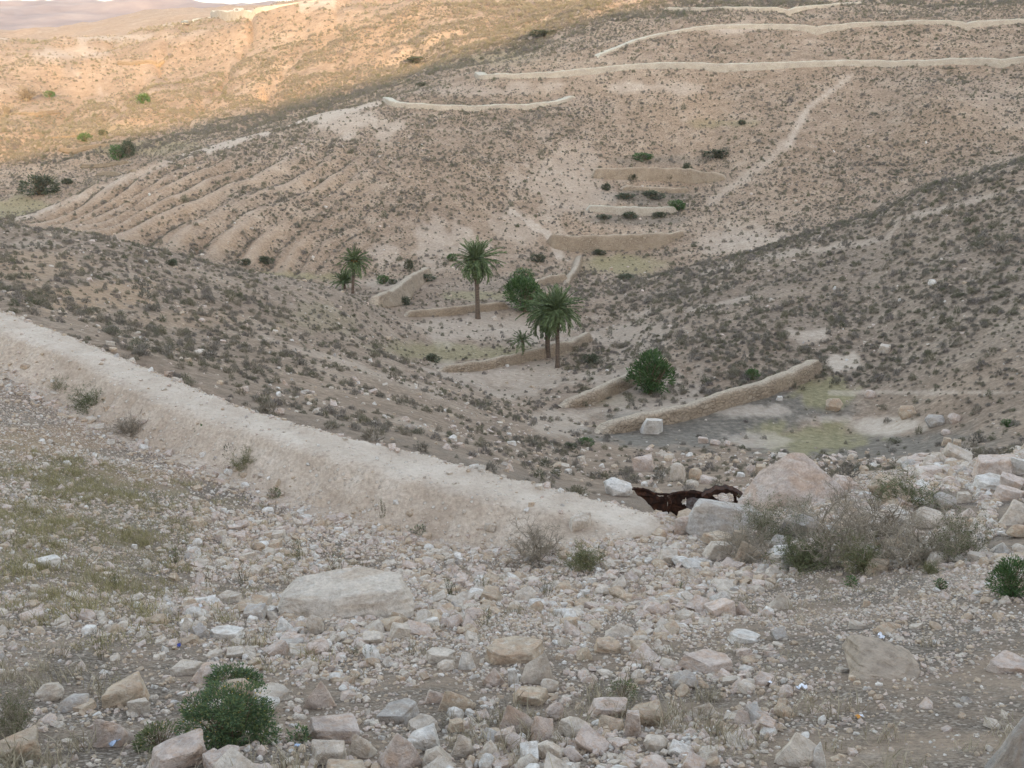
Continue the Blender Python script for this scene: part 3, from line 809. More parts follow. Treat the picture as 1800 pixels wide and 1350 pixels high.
FINE = {k: [rock_mesh(1000 + 13 * i + j * 77, k, 1) for i in range(6)] for j, k in enumerate(('block', 'wedge', 'slab', 'round'))}
ROCK_N = 0
ALLROCK = []                       # (u, v, px, object, tint, kind) for the descriptions
SHAPEWORD = {'block': 'angular', 'wedge': 'wedge-shaped', 'slab': 'flat', 'round': 'rounded'}

def place_rock(p, w, dep, h, kind, tint, rz, tilt=(0, 0), mesh=None, sink=.18):
    global ROCK_N
    ROCK_N += 1
    me = mesh or random.choice(ROCKS[kind])
    o = link('boulder' if w > .75 else 'rock', me, None, (p[0], p[1], p[2] + h * (.5 - sink)), (tilt[0], tilt[1], rz), (w, dep, h * (1 + 0)))
    if tint != 'mixed':
        o.material_slots[0].link = 'OBJECT'
        o.material_slots[0].material = MAT['rock_' + tint]
    u, v, d = project(p[0], p[1], p[2])
    ALLROCK.append([u, v, w * F / d, o, tint, kind])
    return o

# the stones one can pick out in the photograph: u, base row, width, height (photo pixels), shape, tint, own label
KEY = [
 (612, 1088, 228, 84, 'block', 'cream', 'largest long flat-topped tan boulder lying in the near rubble'),
 (1395, 893, 190, 100, 'wedge', 'pinkish', 'huge pointed pinkish boulder beside the rusty wreck'),
 (1275, 940, 132, 66, 'block', 'grey', 'dusty grey boulder in front of the rusty wreck'),
 (1085, 872, 54, 34, 'round', 'white', 'white rounded boulder standing on the end of the earth bank'),
 (1018, 945, 42, 44, 'block', 'cream', 'upright two-tone block leaning on the earth bank beside the grey twiggy bush'),
 (807, 908, 34, 28, 'round', 'cream', 'lone rounded stone lodged on the face of the earth bank'),
 (1555, 872, 62, 42, 'round', 'ochre', 'ochre rounded boulder behind the dry twiggy thicket'),
 (1482, 864, 50, 32, 'round', 'pinkish', 'pinkish boulder tucked behind the huge pointed boulder'),
 (1402, 945, 66, 42, 'block', 'grey', 'grey block half hidden by the dry twiggy thicket'),
 (1130, 828, 40, 30, 'block', 'pinkish', 'pale pink angular boulder on the slope above the wreck'),
 (1145, 763, 40, 32, 'block', 'white', 'white split boulder at the end of the field wall'),
 (1465, 723, 29, 25, 'round', 'ochre', 'rounded ochre boulder standing alone in the dark field'),
 (1593, 736, 31, 26, 'round', 'ochre', 'largest round ochre boulder at the edge of the dark field'),
 (1642, 751, 34, 25, 'round', 'grey', 'grey-tan boulder between two ochre ones at the field edge'),
 (1676, 744, 23, 20, 'round', 'pinkish', 'small pinkish boulder behind the grey-tan one at the field edge'),
 (1662, 765, 16, 11, 'round', 'pinkish', 'little round stone below the grey-tan field boulder'),
 (1664, 783, 18, 15, 'block', 'ochre', 'upper stone of the stacked pair below the field boulders'),
 (1679, 792, 16, 21, 'block', 'ochre', 'lower stone of the stacked pair below the field boulders'),
 (1528, 700, 18, 15, 'round', 'pinkish', 'pink stone on the bank above the lone ochre boulder'),
 (1553, 621, 21, 16, 'block', 'cream', 'square cream block on the dark slope above the field wall end'),
 (1638, 502, 14, 11, 'round', 'white', 'white stone alone halfway up the dark slope'),
 (1370, 704, 11, 8, 'block', 'white', 'small white stone in the dark field under the wall'),
 (1236, 779, 18, 12, 'block', 'pinkish', 'left stone of the pair beside the pale puddle patch'),
 (1257, 783, 18, 12, 'round', 'pinkish', 'right stone of the pair beside the pale puddle patch'),
 (490, 866, 23, 28, 'wedge', 'ochre', 'upright tan stone in the silt ditch below the earth bank'),
 (492, 729, 19, 14, 'round', 'pinkish', 'pinkish stone just behind the crest of the earth bank'),
 (272, 766, 19, 17, 'round', 'cream', 'pale round stone beside the dry grey dome bush'),
 (357, 796, 20, 12, 'round', 'cream', 'upper of two stones in the leafy ditch weeds'),
 (360, 808, 18, 16, 'round', 'white', 'lower of two stones in the leafy ditch weeds'),
 (197, 1312, 80, 62, 'wedge', 'pinkish', 'pink wedge-shaped rock beside the small yellow-flowered weed'),
 (35, 1338, 76, 46, 'block', 'ochre', 'tan block in the bottom corner beside the dark shrub'),
 (565, 1246, 60, 56, 'wedge', 'pinkish', 'pale pink pointed rock uphill of the round green shrub'),
 (316, 1352, 100, 52, 'block', 'pinkish', 'broad pink-topped rock just in front of the round green shrub'),
 (222, 1242, 78, 48, 'block', 'ochre', 'ochre block above the pink wedge-shaped rock'),
 (246, 1256, 36, 32, 'block', 'cream', 'cube-like stone leaning on the ochre block'),
 (90, 1232, 50, 36, 'round', 'cream', 'rounded tan stone in the dry grass above the corner block'),
 (130, 1250, 56, 32, 'round', 'grey', 'smooth grey stone above the pink wedge-shaped rock'),
 (145, 1252, 48, 16, 'slab', 'ochre', 'thin ochre slab leaning on the smooth grey stone'),
 (330, 1187, 58, 27, 'slab', 'cream', 'oval flat tan slab behind the round green shrub'),
 (470, 1251, 46, 28, 'round', 'white', 'chalk-white stone touching the round green shrub'),
 (480, 1232, 70, 22, 'slab', 'cream', 'long pale slab behind the chalk-white stone'),
 (587, 1304, 88, 44, 'block', 'pinkish', 'wide pink-edged rock near the small grey-green weed'),
 (580, 1344, 58, 42, 'block', 'cream', 'tan rock in dry grass just in front of the wide pink-edged rock'),
 (698, 1352, 84, 66, 'wedge', 'pinkish', 'large pinkish rock at the bottom edge among dry grass'),
 (637, 1332, 52, 52, 'wedge', 'cream', 'sloping cream rock touching the large pinkish bottom rock'),
 (742, 1320, 62, 38, 'block', 'white', 'white-topped rock behind the large pinkish bottom rock'),
 (802, 1250, 74, 46, 'wedge', 'ochre', 'big tan wedge with a bronze face in the middle of the rubble'),
 (768, 1236, 52, 30, 'wedge', 'pinkish', 'pale triangular rock leaning on the big tan wedge'),
 (950, 1202, 64, 62, 'wedge', 'cream', 'tall tan wedge propped on a small stone'),
 (905, 1166, 108, 28, 'slab', 'ochre', 'broad ochre slab behind the tall propped wedge'),
 (966, 1216, 34, 26, 'round', 'cream', 'small stone under the tall propped wedge'),
 (820, 1177, 33, 36, 'wedge', 'white', 'bright white pointed stone beside the broad ochre slab'),
 (775, 1165, 54, 26, 'slab', 'cream', 'cream slab uphill of the bright white pointed stone'),
 (785, 1179, 33, 19, 'round', 'cream', 'small tan stone below the cream slab'),
 (868, 1205, 44, 35, 'wedge', 'pinkish', 'pinkish pointed rock between the white stone and the tall wedge'),
 (902, 1206, 22, 32, 'block', 'white', 'narrow upright white stone beside the tall propped wedge'),
 (930, 1239, 62, 32, 'block', 'ochre', 'ochre block below the tall propped wedge'),
 (912, 1287, 80, 58, 'wedge', 'pinkish', 'large pink veined rock below the ochre block'),
 (955, 1304, 40, 46, 'wedge', 'pinkish', 'upright pinkish wedge next to the large veined rock'),
 (975, 1266, 32, 32, 'round', 'pinkish', 'rounded pink stone behind the upright pinkish wedge'),
 (1010, 1297, 58, 38, 'round', 'cream', 'rounded buff rock next to the upright pinkish wedge'),
 (800, 1265, 29, 22, 'round', 'white', 'round white stone in front of the big tan wedge'),
 (745, 1287, 58, 27, 'slab', 'cream', 'cream slab downhill of the round white stone'),
 (697, 1272, 84, 27, 'slab', 'grey', 'long grey slab beside the cream slab'),
 (812, 1332, 42, 44, 'wedge', 'cream', 'narrow cream wedge rising from dry grass at the bottom'),
 (1240, 1182, 94, 34, 'slab', 'pinkish', 'long pale block lying like a fallen beam in the rubble'),
 (1308, 1131, 58, 16, 'slab', 'white', 'thin white plank-like slab above the fallen beam block'),
 (1090, 1121, 54, 28, 'wedge', 'cream', 'cream wedge above the middle rubble beside a flat stone'),
 (1070, 1148, 52, 26, 'slab', 'ochre', 'tan slab just below the cream wedge'),
 (1132, 1275, 68, 38, 'block', 'ochre', 'ochre block in dry grass below the fallen beam block'),
 (1112, 1296, 33, 48, 'block', 'pinkish', 'upright pink stone beside an ochre block in dry grass'),
 (1068, 1262, 68, 34, 'block', 'pinkish', 'wide pinkish rock behind the upright pink stone'),
 (1152, 1322, 42, 32, 'round', 'cream', 'buff stone in dry grass below the upright pink stone'),
 (1238, 1262, 58, 34, 'wedge', 'cream', 'pale rock with a fallen chip beside it'),
 (1400, 1347, 74, 62, 'wedge', 'cream', 'sloping buff rock at the bottom edge beside a white-streaked one'),
 (1434, 1350, 36, 50, 'wedge', 'white', 'white-streaked stone at the bottom edge'),
 (1772, 1368, 84, 118, 'wedge', 'grey', 'tall pointed grey rock in the bottom corner'),
 (1775, 1182, 80, 32, 'slab', 'pinkish', 'reddish flat slab at the side of the dusty slope'),
 (1309, 1082, 36, 25, 'wedge', 'pinkish', 'pinkish stone alone on the fine gravel slope'),
 (1370, 1072, 48, 34, 'wedge', 'cream', 'cream rock half buried in the fine gravel slope'),
 (1212, 926, 46, 34, 'round', 'ochre', 'tan stone wedged against the wreck and the bank end'),
 (1205, 940, 44, 36, 'block', 'pinkish', 'pink-grey block at the very end of the earth bank'),
 (1262, 983, 52, 36, 'block', 'cream', 'cream-yellow block below the dusty grey boulder'),
 (1315, 986, 58, 40, 'wedge', 'ochre', 'yellowish wedge below the dusty grey boulder'),
 (1260, 957, 58, 20, 'slab', 'ochre', 'red-brown flat stone between the grey boulder and the yellow blocks'),
 (1300, 957, 29, 26, 'block', 'ochre', 'small ochre-stained stone above the yellowish wedge'),
 (1190, 847, 26, 36, 'round', 'cream', 'tall buff stone in the heap behind the wreck'),
 (1222, 844, 23, 23, 'round', 'ochre', 'round ochre stone in the heap behind the wreck'),
 (1216, 856, 22, 14, 'round', 'cream', 'flat little stone below the round ochre one behind the wreck'),
 (1247, 850, 36, 14, 'slab', 'pinkish', 'flat reddish slab in the heap behind the wreck'),
 (1320, 834, 18, 20, 'round', 'pinkish', 'pinkish pebble-like stone next to its twin behind the wreck'),
 (1335, 835, 20, 20, 'block', 'ochre', 'orange-brown stone next to the pinkish one behind the wreck'),
 (1744, 838, 68, 40, 'block', 'pinkish', 'large pinkish slab on the crest of the boulder heap'),
 (1794, 834, 34, 34, 'block', 'white', 'white block at the far end of the heap crest'),
 (1742, 860, 62, 26, 'slab', 'white', 'white-faced slab below the crest of the boulder heap'),
 (1775, 862, 42, 30, 'block', 'pinkish', 'pink block beside the white-faced slab'),
 (1772, 880, 50, 26, 'slab', 'pinkish', 'pink ledge stone below the white-faced slab'),
 (1658, 895, 42, 32, 'round', 'grey', 'grey rounded boulder beside the dry thicket on the heap'),
 (1694, 884, 30, 20, 'block', 'cream', 'cream stone in the middle of the boulder heap'),
 (1700, 912, 38, 24, 'wedge', 'pinkish', 'pink wedge low on the boulder heap'),
 (1630, 930, 54, 42, 'round', 'cream', 'buff boulder showing through the dry thicket'),
 (1783, 922, 54, 48, 'wedge', 'cream', 'big cream wedge at the side of the boulder heap'),
 (1790, 946, 40, 28, 'round', 'ochre', 'rounded ochre stone under the big cream wedge'),
 (1758, 974, 38, 26, 'wedge', 'white', 'white stone at the foot of the boulder heap'),
 (1794, 976, 32, 22, 'round', 'cream', 'rounded stone at the foot of the heap beside a white one'),
 (1540, 1006, 40, 24, 'block', 'ochre', 'tan block in front of the dry thicket'),
 (1600, 974, 32, 20, 'block', 'grey', 'grey stone under the stems of the dry thicket'),
 (85, 1000, 40, 24, 'block', 'white', 'squarish white stone in the grassy mound'),
 (405, 1060, 44, 22, 'slab', 'cream', 'flat cream slab uphill of the largest tan boulder'),
 (700, 1098, 40, 30, 'wedge', 'ochre', 'small tan wedge leaning on the largest tan boulder'),
 (555, 1115, 30, 38, 'round', 'cream', 'rounded stone just below the largest tan boulder'),
 (400, 1125, 62, 18, 'slab', 'white', 'long thin white slab in the rubble below the grassy mound'),
]
for u, v, w, h, kind, tint, label in KEY:
    p = cast(u, v)
    d = dist(p)
    W = w * d / F
    dep = W * {'slab': .7, 'block': .62, 'wedge': .62, 'round': .8}[kind]
    el_ = math.atan2(-p[2], math.hypot(p[0], p[1]))
    Hh = max((h * d / F - .45 * dep * math.sin(el_)) / math.cos(el_), .26 * W)
    q = p.copy()
    r = math.hypot(p[0], p[1]); q[:2] += p[:2] / r * dep * .36
    q[2] = p[2] * .5 + min(float(H(q[0], q[1])), p[2] + .1) * .5
    big = w > 38
    o = place_rock(q, W * 1.03, dep, Hh * 1.2, kind, tint, random.uniform(-.3, .3) + math.atan2(-p[0], p[1]), (random.uniform(-.1, .1), random.uniform(-.1, .1)), random.choice(FINE[kind]) if big else None, .2)
    o['label'] = label; o['category'] = 'boulder' if o.name.startswith('boulder') else 'rock'
    if label.startswith('huge pointed'):
        HUGE = o
N_KEY = len(KEY)

# huge pointed boulder, the long block and the dusty grey boulder get shapes of their own
def hull_shape(name, pts, seed, mat, rough=.03, bev=.014):
    bm = bmesh.new()
    for p_ in pts: bm.verts.new(p_)
    bmesh.ops.convex_hull(bm, input=bm.verts[:])
    bmesh.ops.delete(bm, geom=[v for v in bm.verts if not v.link_faces], context='VERTS')
    bmesh.ops.bevel(bm, geom=bm.edges[:], offset=bev, segments=2, profile=.6, affect='EDGES', clamp_overlap=True)
    bmesh.ops.triangulate(bm, faces=bm.faces[:])
    for lim in (.3, .17, .09, .05, .03):
        bmesh.ops.subdivide_edges(bm, edges=[e_ for e_ in bm.edges if e_.calc_length() > lim], cuts=1)
        bmesh.ops.triangulate(bm, faces=bm.faces[:])
    co = np.array([v.co[:] for v in bm.verts])
    co += rough * 1.6 * np.stack([fbm(co[:, 0] * 2.6 + seed, co[:, 1] * 2.6 + co[:, 2] * 2.3, seed + k, 3) for k in range(3)], 1)
    co += rough * .6 * np.stack([fbm(co[:, 0] * 9 + seed, co[:, 1] * 9 + co[:, 2] * 8.3, seed + 5 + k, 4) for k in range(3)], 1)
    for v, c in zip(bm.verts, co): v.co = c
    bmesh.ops.recalc_face_normals(bm, faces=bm.faces[:])
    me = bpy.data.meshes.new(name); bm.to_mesh(me); bm.free()
    me.polygons.foreach_set('use_smooth', np.ones(len(me.polygons), bool))
    me.materials.append(mat)
    me.set_sharp_from_angle(angle=math.radians(35))
    return me
def by_label(t_):
    return next(o_ for o_ in bpy.data.objects if o_.get('label', '').startswith(t_))
def reshape(label, pts, seed, mat, rz=None, rough=.03):
    o = by_label(label)
    o.data = hull_shape(o.name, pts, seed, MAT[mat], rough)
    o.rotation_euler = (0, 0, math.atan2(-o.location.x, o.location.y) if rz is None else rz)
    return o
o = reshape('huge pointed', [(-.08, .05, .54), (.03, .12, .52), (.13, -.02, .36), (-.33, .12, .13), (.37, .08, .08), (-.03, -.33, .10), (.16, -.36, -.02), (-.22, -.30, -.02), (.50, -.12, -.30), (-.48, -.08, -.28),
        (-.3, -.42, -.45), (.3, -.46, -.45), (.5, -.2, -.5), (-.5, -.2, -.5), (.4, .45, -.5), (-.4, .45, -.5)], 3, 'rock_tan', None, .02)
o.scale = (o.scale.x * 1.0, o.scale.y * 1.15, o.scale.z * 1.12)
o = reshape('largest long', [(-.44, -.12, .36), (-.30, -.28, .42), (.22, -.30, .46), (.40, -.2, .40), (.44, .2, .38), (.1, .4, .48), (-.36, .34, .42), (-.5, -.2, .05), (-.46, .3, .1), (-.42, -.42, -.45), (.0, -.5, -.42), (.46, -.46, -.4), (.51, -.2, -.05), (.5, .4, -.4), (-.5, .42, -.4), (-.2, -.46, .05), (.3, -.45, .08)], 9, 'rock_tan', None, .02)
o = reshape('dusty grey boulder', [(-.42, -.1, .34), (-.2, -.2, .5), (.1, -.16, .42), (.4, .0, .30), (.48, .2, .1), (-.4, .3, .38), (.3, .4, .28), (-.5, -.3, -.3), (-.1, -.5, -.3), (.4, -.45, -.3), (.5, -.1, -.3), (-.5, .4, -.5), (.5, .4, -.5), (-.4, -.4, -.5), (.4, -.4, -.5), (-.48, .0, .1)], 15, 'rock_grey', None, .02)

# clay wedge left by erosion on the dusty slope
p = cast(1595, 1205)
me = hull_shape('clay_mound', [(-.30, .10, .42), (-.22, .25, .44), (.02, .1, .34), (.28, .0, .16), (.5, .1, -.25), (.4, .45, -.3), (-.38, -.12, .12), (-.46, -.45, -.35), (-.3, -.5, -.35), (-.26, -.2, .14), (.1, -.3, .0), (.3, -.4, -.3), (-.5, -.4, -.5), (.5, -.4, -.5), (.5, .5, -.5), (-.5, .5, -.5), (-.4, .4, .2)], 21, MAT['clay'], .045, .05)
d = dist(p)
o = link('clay_mound', me, None, (p[0], p[1] + .34, p[2] - .07), (-.06, 0, -.2), (132 * d / F, 170 * d / F, 52 * d / F))
tag(o, 'eroded clay wedge with a grooved face on the dusty slope', 'clay mound')

# ------------------------------------------------------------------ scattered rubble
def scatter_polar(n, r0, r1, half=math.radians(36.5)):
    a = rng.uniform(-half, half, n)
    r = np.sqrt(rng.uniform(r0 * r0, r1 * r1, n))
    return r * np.sin(a), r * np.cos(a)

def bank_off(x, y):
    """signed distance from the bank's far crest (positive towards the camera) and whether it is alongside the bank"""
    c = bank_path[::6]
    t_ = np.gradient(c[:, :2], axis=0); t_ /= np.linalg.norm(t_, axis=1)[:, None]
    best = np.full(len(x), 1e9); off = np.zeros(len(x)); ix = np.zeros(len(x), int)
    for k in range(len(c)):
        dx, dy = x - c[k, 0], y - c[k, 1]
        q = np.hypot(dx, dy); m_ = q < best
        best = np.where(m_, q, best); off = np.where(m_, dx * t_[k, 1] - dy * t_[k, 0], off); ix = np.where(m_, k, ix)
    al = ix < len(c) - 5
    return off, al

NS = 330000
rx, ry = scatter_polar(NS, 2.6, 27)
rz_ = H(rx, ry)
ru, rv, rd = project(rx, ry, rz_)
dens = .38 + .60 * sstep(180, 420, ru) * sstep(1420, 1180, ru) * sstep(880, 1000, rv)
dens = np.where((ru > 1330) & (rv > 1010), .30 + .35 * sstep(1500, 1330, ru), dens)
dens = np.where((ru > 1560) & (rv < 990), 1.0, dens)
dens = np.where((ru > 1150) & (rv < 1010) & (rv > 880), 1.0, dens)
dens = np.where((ru < 330) & (rv < 1150), .62, dens)
dens *= .42 + 1.05 * sstep(-.3, .35, fbm(rx / 1.3, ry / 1.3, 15, 3))
bo, ba = bank_off(rx, ry)
on_bank = (bo < 1.7) & (bo > -.3) & ba
beyond = (bo <= 0) & ba & (ry > 10)
dens = np.where(on_bank | beyond, .0, dens)
dens = np.where((ry > 21) & ~ba, 0, dens)
keep = rng.uniform(0, 1.15, NS) < dens
rx, ry, rz_, ru, rv, rd = (a[keep] for a in (rx, ry, rz_, ru, rv, rd))
n = len(rx)
size = .026 * rng.uniform(0, 1, n) ** (-1 / 2.05)
size = np.where(size > .22, .03 * rng.uniform(0, 1, n) ** (-1 / 2.6), size) * np.where((ru > 1380) & (rv > 1000), .55, 1) * np.where((ru < 330) & (rv < 1150), .62, 1)
size *= np.where(rv > 1120, .82, 1)
size *= np.where((ru > 1560) & (rv < 990), 1.9, 1) * np.where((ru > 1150) & (ru < 1560) & (rv < 1000), 1.35, 1)
# slope between the wreck and the dark field, and stones over all hillsides
fx, fy = scatter_polar(52000, 17, 175)
fz = H(fx, fy)
fu, fv, fd = project(fx, fy, fz)
pl, si, gr, ru2, gv, hmm = attrs_at(fx, fy, fz)
fden = .16 + .3 * sstep(.0, .4, fbm(fx / 8, fy / 8, 19, 3)) + .5 * ((fu > 1080) & (fu < 1800) & (fv > 795)) + .25 * sstep(40, 20, fy)
fden = np.where((fy < 40), fden * 1.6, fden) * (1 - .8 * pl) * (1 - .9 * gr) * (1 - .55 * si)
fo, fa = bank_off(fx, fy)
fok = np.where(fa & (fy < 36), fo < -.25, fy > 18)
k2 = (rng.uniform(0, 1, len(fx)) < fden) & fok
fx, fy, fz, fu, fv, fd = (a[k2] for a in (fx, fy, fz, fu, fv, fd))
fs = .075 * rng.uniform(0, 1, len(fx)) ** (-1 / 2.4)
fs = np.minimum(fs, np.where(fy < 70, .3, .5)) * np.where((fu > 1080) & (fv > 790), 1.35, 1)
ax_, ay_, az2, asz = np.concatenate([rx, fx]), np.concatenate([ry, fy]), np.concatenate([rz_, fz]), np.concatenate([size, fs])
au, av, ad = project(ax_, ay_, az2)
apx = asz * F / ad
inside = (au > -10) & (au < 1810) & (av > 0) & (av < 1360)
# keep random stones off the stones placed by hand
kx = np.array([(r[0], r[1] - r[2] * .25, r[2] * .55) for r in ALLROCK])
hit = np.zeros(len(ax_), bool)
for a_, b_2, c_ in kx:
    hit |= (np.hypot(au - a_, (av - b_2) * 1.3) < c_ + apx * .4) & (apx > .18 * c_)
sel = ~hit
ax_, ay_, az2, asz, au, av, ad, apx, inside = (q[sel] for q in (ax_, ay_, az2, asz, au, av, ad, apx, inside))
order = np.argsort(-np.where(inside, apx, 0))
cand = order[:900]
vis = visible(ax_[cand], ay_[cand], az2[cand])
indiv = cand[vis][:300 - N_KEY]
kinds = ['block', 'wedge', 'slab', 'round']
tints = ['cream', 'pinkish', 'ochre', 'white', 'grey']
for i in indiv:
    kind = random.choices(kinds, (4, 3, 3, 3))[0]
    tint = random.choices(tints, (5, 3, 2, 1.6, 1.6))[0]
    w = asz[i] * random.uniform(.95, 1.25)
    h = w * (random.uniform(.28, .42) if kind == 'slab' else random.uniform(.5, .85))
    dep = w * random.uniform(.6, .95)
    o = place_rock((ax_[i], ay_[i], az2[i]), w, dep, h, kind, tint, random.uniform(0, 6.28), (random.uniform(-.35, .35), random.uniform(-.35, .35)), random.choice(FINE[kind]) if apx[i] > 40 else None, .16)
    o['category'] = 'boulder' if o.name.startswith('boulder') else 'rock'
rest = np.setdiff1d(np.arange(len(ax_)), indiv)
rest_pts = (ax_[rest], ay_[rest], az2[rest], asz[rest])

# ---- geometry-node scatter of stuff that nobody could count
def scatter_stuff(name, pts, rots, scales, which, protos, label=None):
    me = bpy.data.meshes.new(name)
    P = np.asarray(pts, np.float32)
    me.vertices.add(len(P)); me.vertices.foreach_set('co', P.ravel())
    a = me.attributes.new('turn', 'FLOAT_VECTOR', 'POINT'); a.data.foreach_set('vector', np.asarray(rots, np.float32).ravel())
    a = me.attributes.new('size', 'FLOAT_VECTOR', 'POINT'); a.data.foreach_set('vector', np.asarray(scales, np.float32).ravel())
    a = me.attributes.new('which', 'INT', 'POINT'); a.data.foreach_set('value', np.asarray(which, np.int32))
    o = link(name, me)
    tag(o, label, None, None, 'stuff')
    ng = bpy.data.node_groups.new(name, 'GeometryNodeTree')
    ng.interface.new_socket('Geometry', in_out='INPUT', socket_type='NodeSocketGeometry')
    ng.interface.new_socket('Geometry', in_out='OUTPUT', socket_type='NodeSocketGeometry')
    gi = ng.nodes.new('NodeGroupInput'); go = ng.nodes.new('NodeGroupOutput')
    def named(nm, t):
        q = ng.nodes.new('GeometryNodeInputNamedAttribute'); q.data_type = t; q.inputs[0].default_value = nm
        return q.outputs[0]
    t_, s_, w_ = named('turn', 'FLOAT_VECTOR'), named('size', 'FLOAT_VECTOR'), named('which', 'INT')
    e2r = ng.nodes.new('FunctionNodeEulerToRotation'); ng.links.new(t_, e2r.inputs[0])
    jn = ng.nodes.new('GeometryNodeJoinGeometry')
    for k, pr in enumerate(protos):
        cmpn = ng.nodes.new('FunctionNodeCompare'); cmpn.data_type = 'INT'; cmpn.operation = 'EQUAL'
        ng.links.new(w_, cmpn.inputs[2]); cmpn.inputs[3].default_value = k
        oi = ng.nodes.new('GeometryNodeObjectInfo'); oi.transform_space = 'ORIGINAL'; oi.inputs[0].default_value = pr
        oi.inputs[1].default_value = True
        ip = ng.nodes.new('GeometryNodeInstanceOnPoints')
        ng.links.new(gi.outputs[0], ip.inputs['Points'])
        ng.links.new(cmpn.outputs[0], ip.inputs['Selection'])
        ng.links.new(oi.outputs['Geometry'], ip.inputs['Instance'])
        ng.links.new(e2r.outputs[0], ip.inputs['Rotation'])
        ng.links.new(s_, ip.inputs['Scale'])
        ng.links.new(ip.outputs[0], jn.inputs[0])
    ng.links.new(jn.outputs[0], go.inputs[0])
    md = o.modifiers.new('scatter', 'NODES'); md.node_group = ng
    return o

def proto_objects(meshes):
    """objects already standing in the scene that carry these meshes"""
    out = []
    for me in meshes:
        for ob in bpy.data.objects:
            if ob.type == 'MESH' and ob.data == me:
                out.append(ob); break
    return out
protos = proto_objects([m for k in kinds for m in ROCKS[k]])
# stones instanced from a proto use the mesh's own mixed material (object-linked slots do not travel with the geometry)
x, y, z, s = rest_pts
nst = len(x)
scl = np.stack([s * rng.uniform(.9, 1.3, nst), s * rng.uniform(.6, .95, nst), s * rng.uniform(.42, .92, nst)], 1)
rub = scatter_stuff('rubble', np.stack([x, y, z + scl[:, 2] * .16], 1), np.stack([rng.uniform(-.35, .35, nst), rng.uniform(-.35, .35, nst), rng.uniform(0, 6.28, nst)], 1), scl, rng.integers(0, len(protos), nst), protos)
fx2, fy2 = scatter_polar(120000, 2.4, 12)
fu2, fv2, fd2 = project(fx2, fy2, H(fx2, fy2))
fo2, fa2 = bank_off(fx2, fy2)
kk = (rng.uniform(0, 1, len(fx2)) < (.08 + .5 * sstep(-.1, .4, fbm(fx2 / .7, fy2 / .7, 81, 3))) * np.minimum(1, 9 / fy2)) & (~fa2 | (fo2 > 1.8))
fx2, fy2 = fx2[kk], fy2[kk]; n2_ = len(fx2)
s = np.minimum(.011 * rng.uniform(0, 1, n2_) ** (-1 / 2.6), .04)
scl = np.stack([s * 1.3, s, s * rng.uniform(.4, .9, n2_)], 1)
scatter_stuff('fine_gravel', np.stack([fx2, fy2, H(fx2, fy2) + s * .15], 1), np.stack([rng.uniform(-.4, .4, n2_), rng.uniform(-.4, .4, n2_), rng.uniform(0, 6.28, n2_)], 1), scl, rng.integers(0, len(protos), n2_), protos)
# grit and small stones in the bank's surface and along its crest
n = 11000
ii = rng.integers(4, 516, n)
c = bank_path[ii]
tn = bank_path[np.minimum(ii + 2, 519)] - bank_path[np.maximum(ii - 2, 0)]
tn = tn[:, :2] / np.linalg.norm(tn[:, :2], axis=1)[:, None]
off = np.where(rng.uniform(0, 1, n) < .22, rng.normal(-.02, .05, n), np.where(rng.uniform(0, 1, n) < .55, rng.normal(1.85, .28, n), rng.uniform(.1, 2.3, n)))
bx = c[:, 0] + tn[:, 1] * off + rng.normal(0, .03, n); by = c[:, 1] - tn[:, 0] * off + rng.normal(0, .03, n)
from mathutils.bvhtree import BVHTree
bank_bvh = BVHTree.FromPolygons([v.co[:] for v in bank.data.vertices], [p_.vertices[:] for p_ in bank.data.polygons])
bz = np.array([(lambda h_: h_[0].z if h_[0] is not None else -99)(bank_bvh.ray_cast(Vector((a, b_, 5)), Vector((0, 0, -1)))) for a, b_ in zip(bx, by)])
bz = np.maximum(bz, H(bx, by))
s = np.minimum(.016 * rng.uniform(0, 1, n) ** (-1 / 2.1), .16) * np.where(off < 1.3, .62, 1.25) * np.where(off < .1, 1.7, 1)
scl = np.stack([s * 1.2, s * .85, s * rng.uniform(.45, .8, n)], 1)
scatter_stuff('bank_gravel', np.stack([bx, by, bz + s * .12], 1), np.stack([rng.uniform(-.4, .4, n), rng.uniform(-.4, .4, n), rng.uniform(0, 6.28, n)], 1), scl, rng.integers(0, len(protos), n), protos)

# ------------------------------------------------------------------ shrubs of the hillsides
def leaf_quads(P, D, Lw, wid, jitter):
    """small pointed leaves at P along directions D: (n,3),(n,3), length, width -> verts, faces"""
    n = len(P)
    D = D / (np.linalg.norm(D, axis=1)[:, None] + 1e-9)
    R = jitter.normal(0, 1, (n, 3))
    Sd = np.cross(D, R); Sd /= np.linalg.norm(Sd, axis=1)[:, None] + 1e-9
    L_ = np.broadcast_to(Lw, (n,))[:, None]; W_ = np.broadcast_to(wid, (n,))[:, None]
    a = P; b_ = P + D * L_ * .5 + Sd * W_ * .5; c_ = P + D * L_; d_ = P + D * L_ * .5 - Sd * W_ * .5
    V = np.stack([a, b_, c_, d_], 1).reshape(-1, 3)
    Fq = np.arange(4 * n).reshape(n, 4)
    return V, Fq

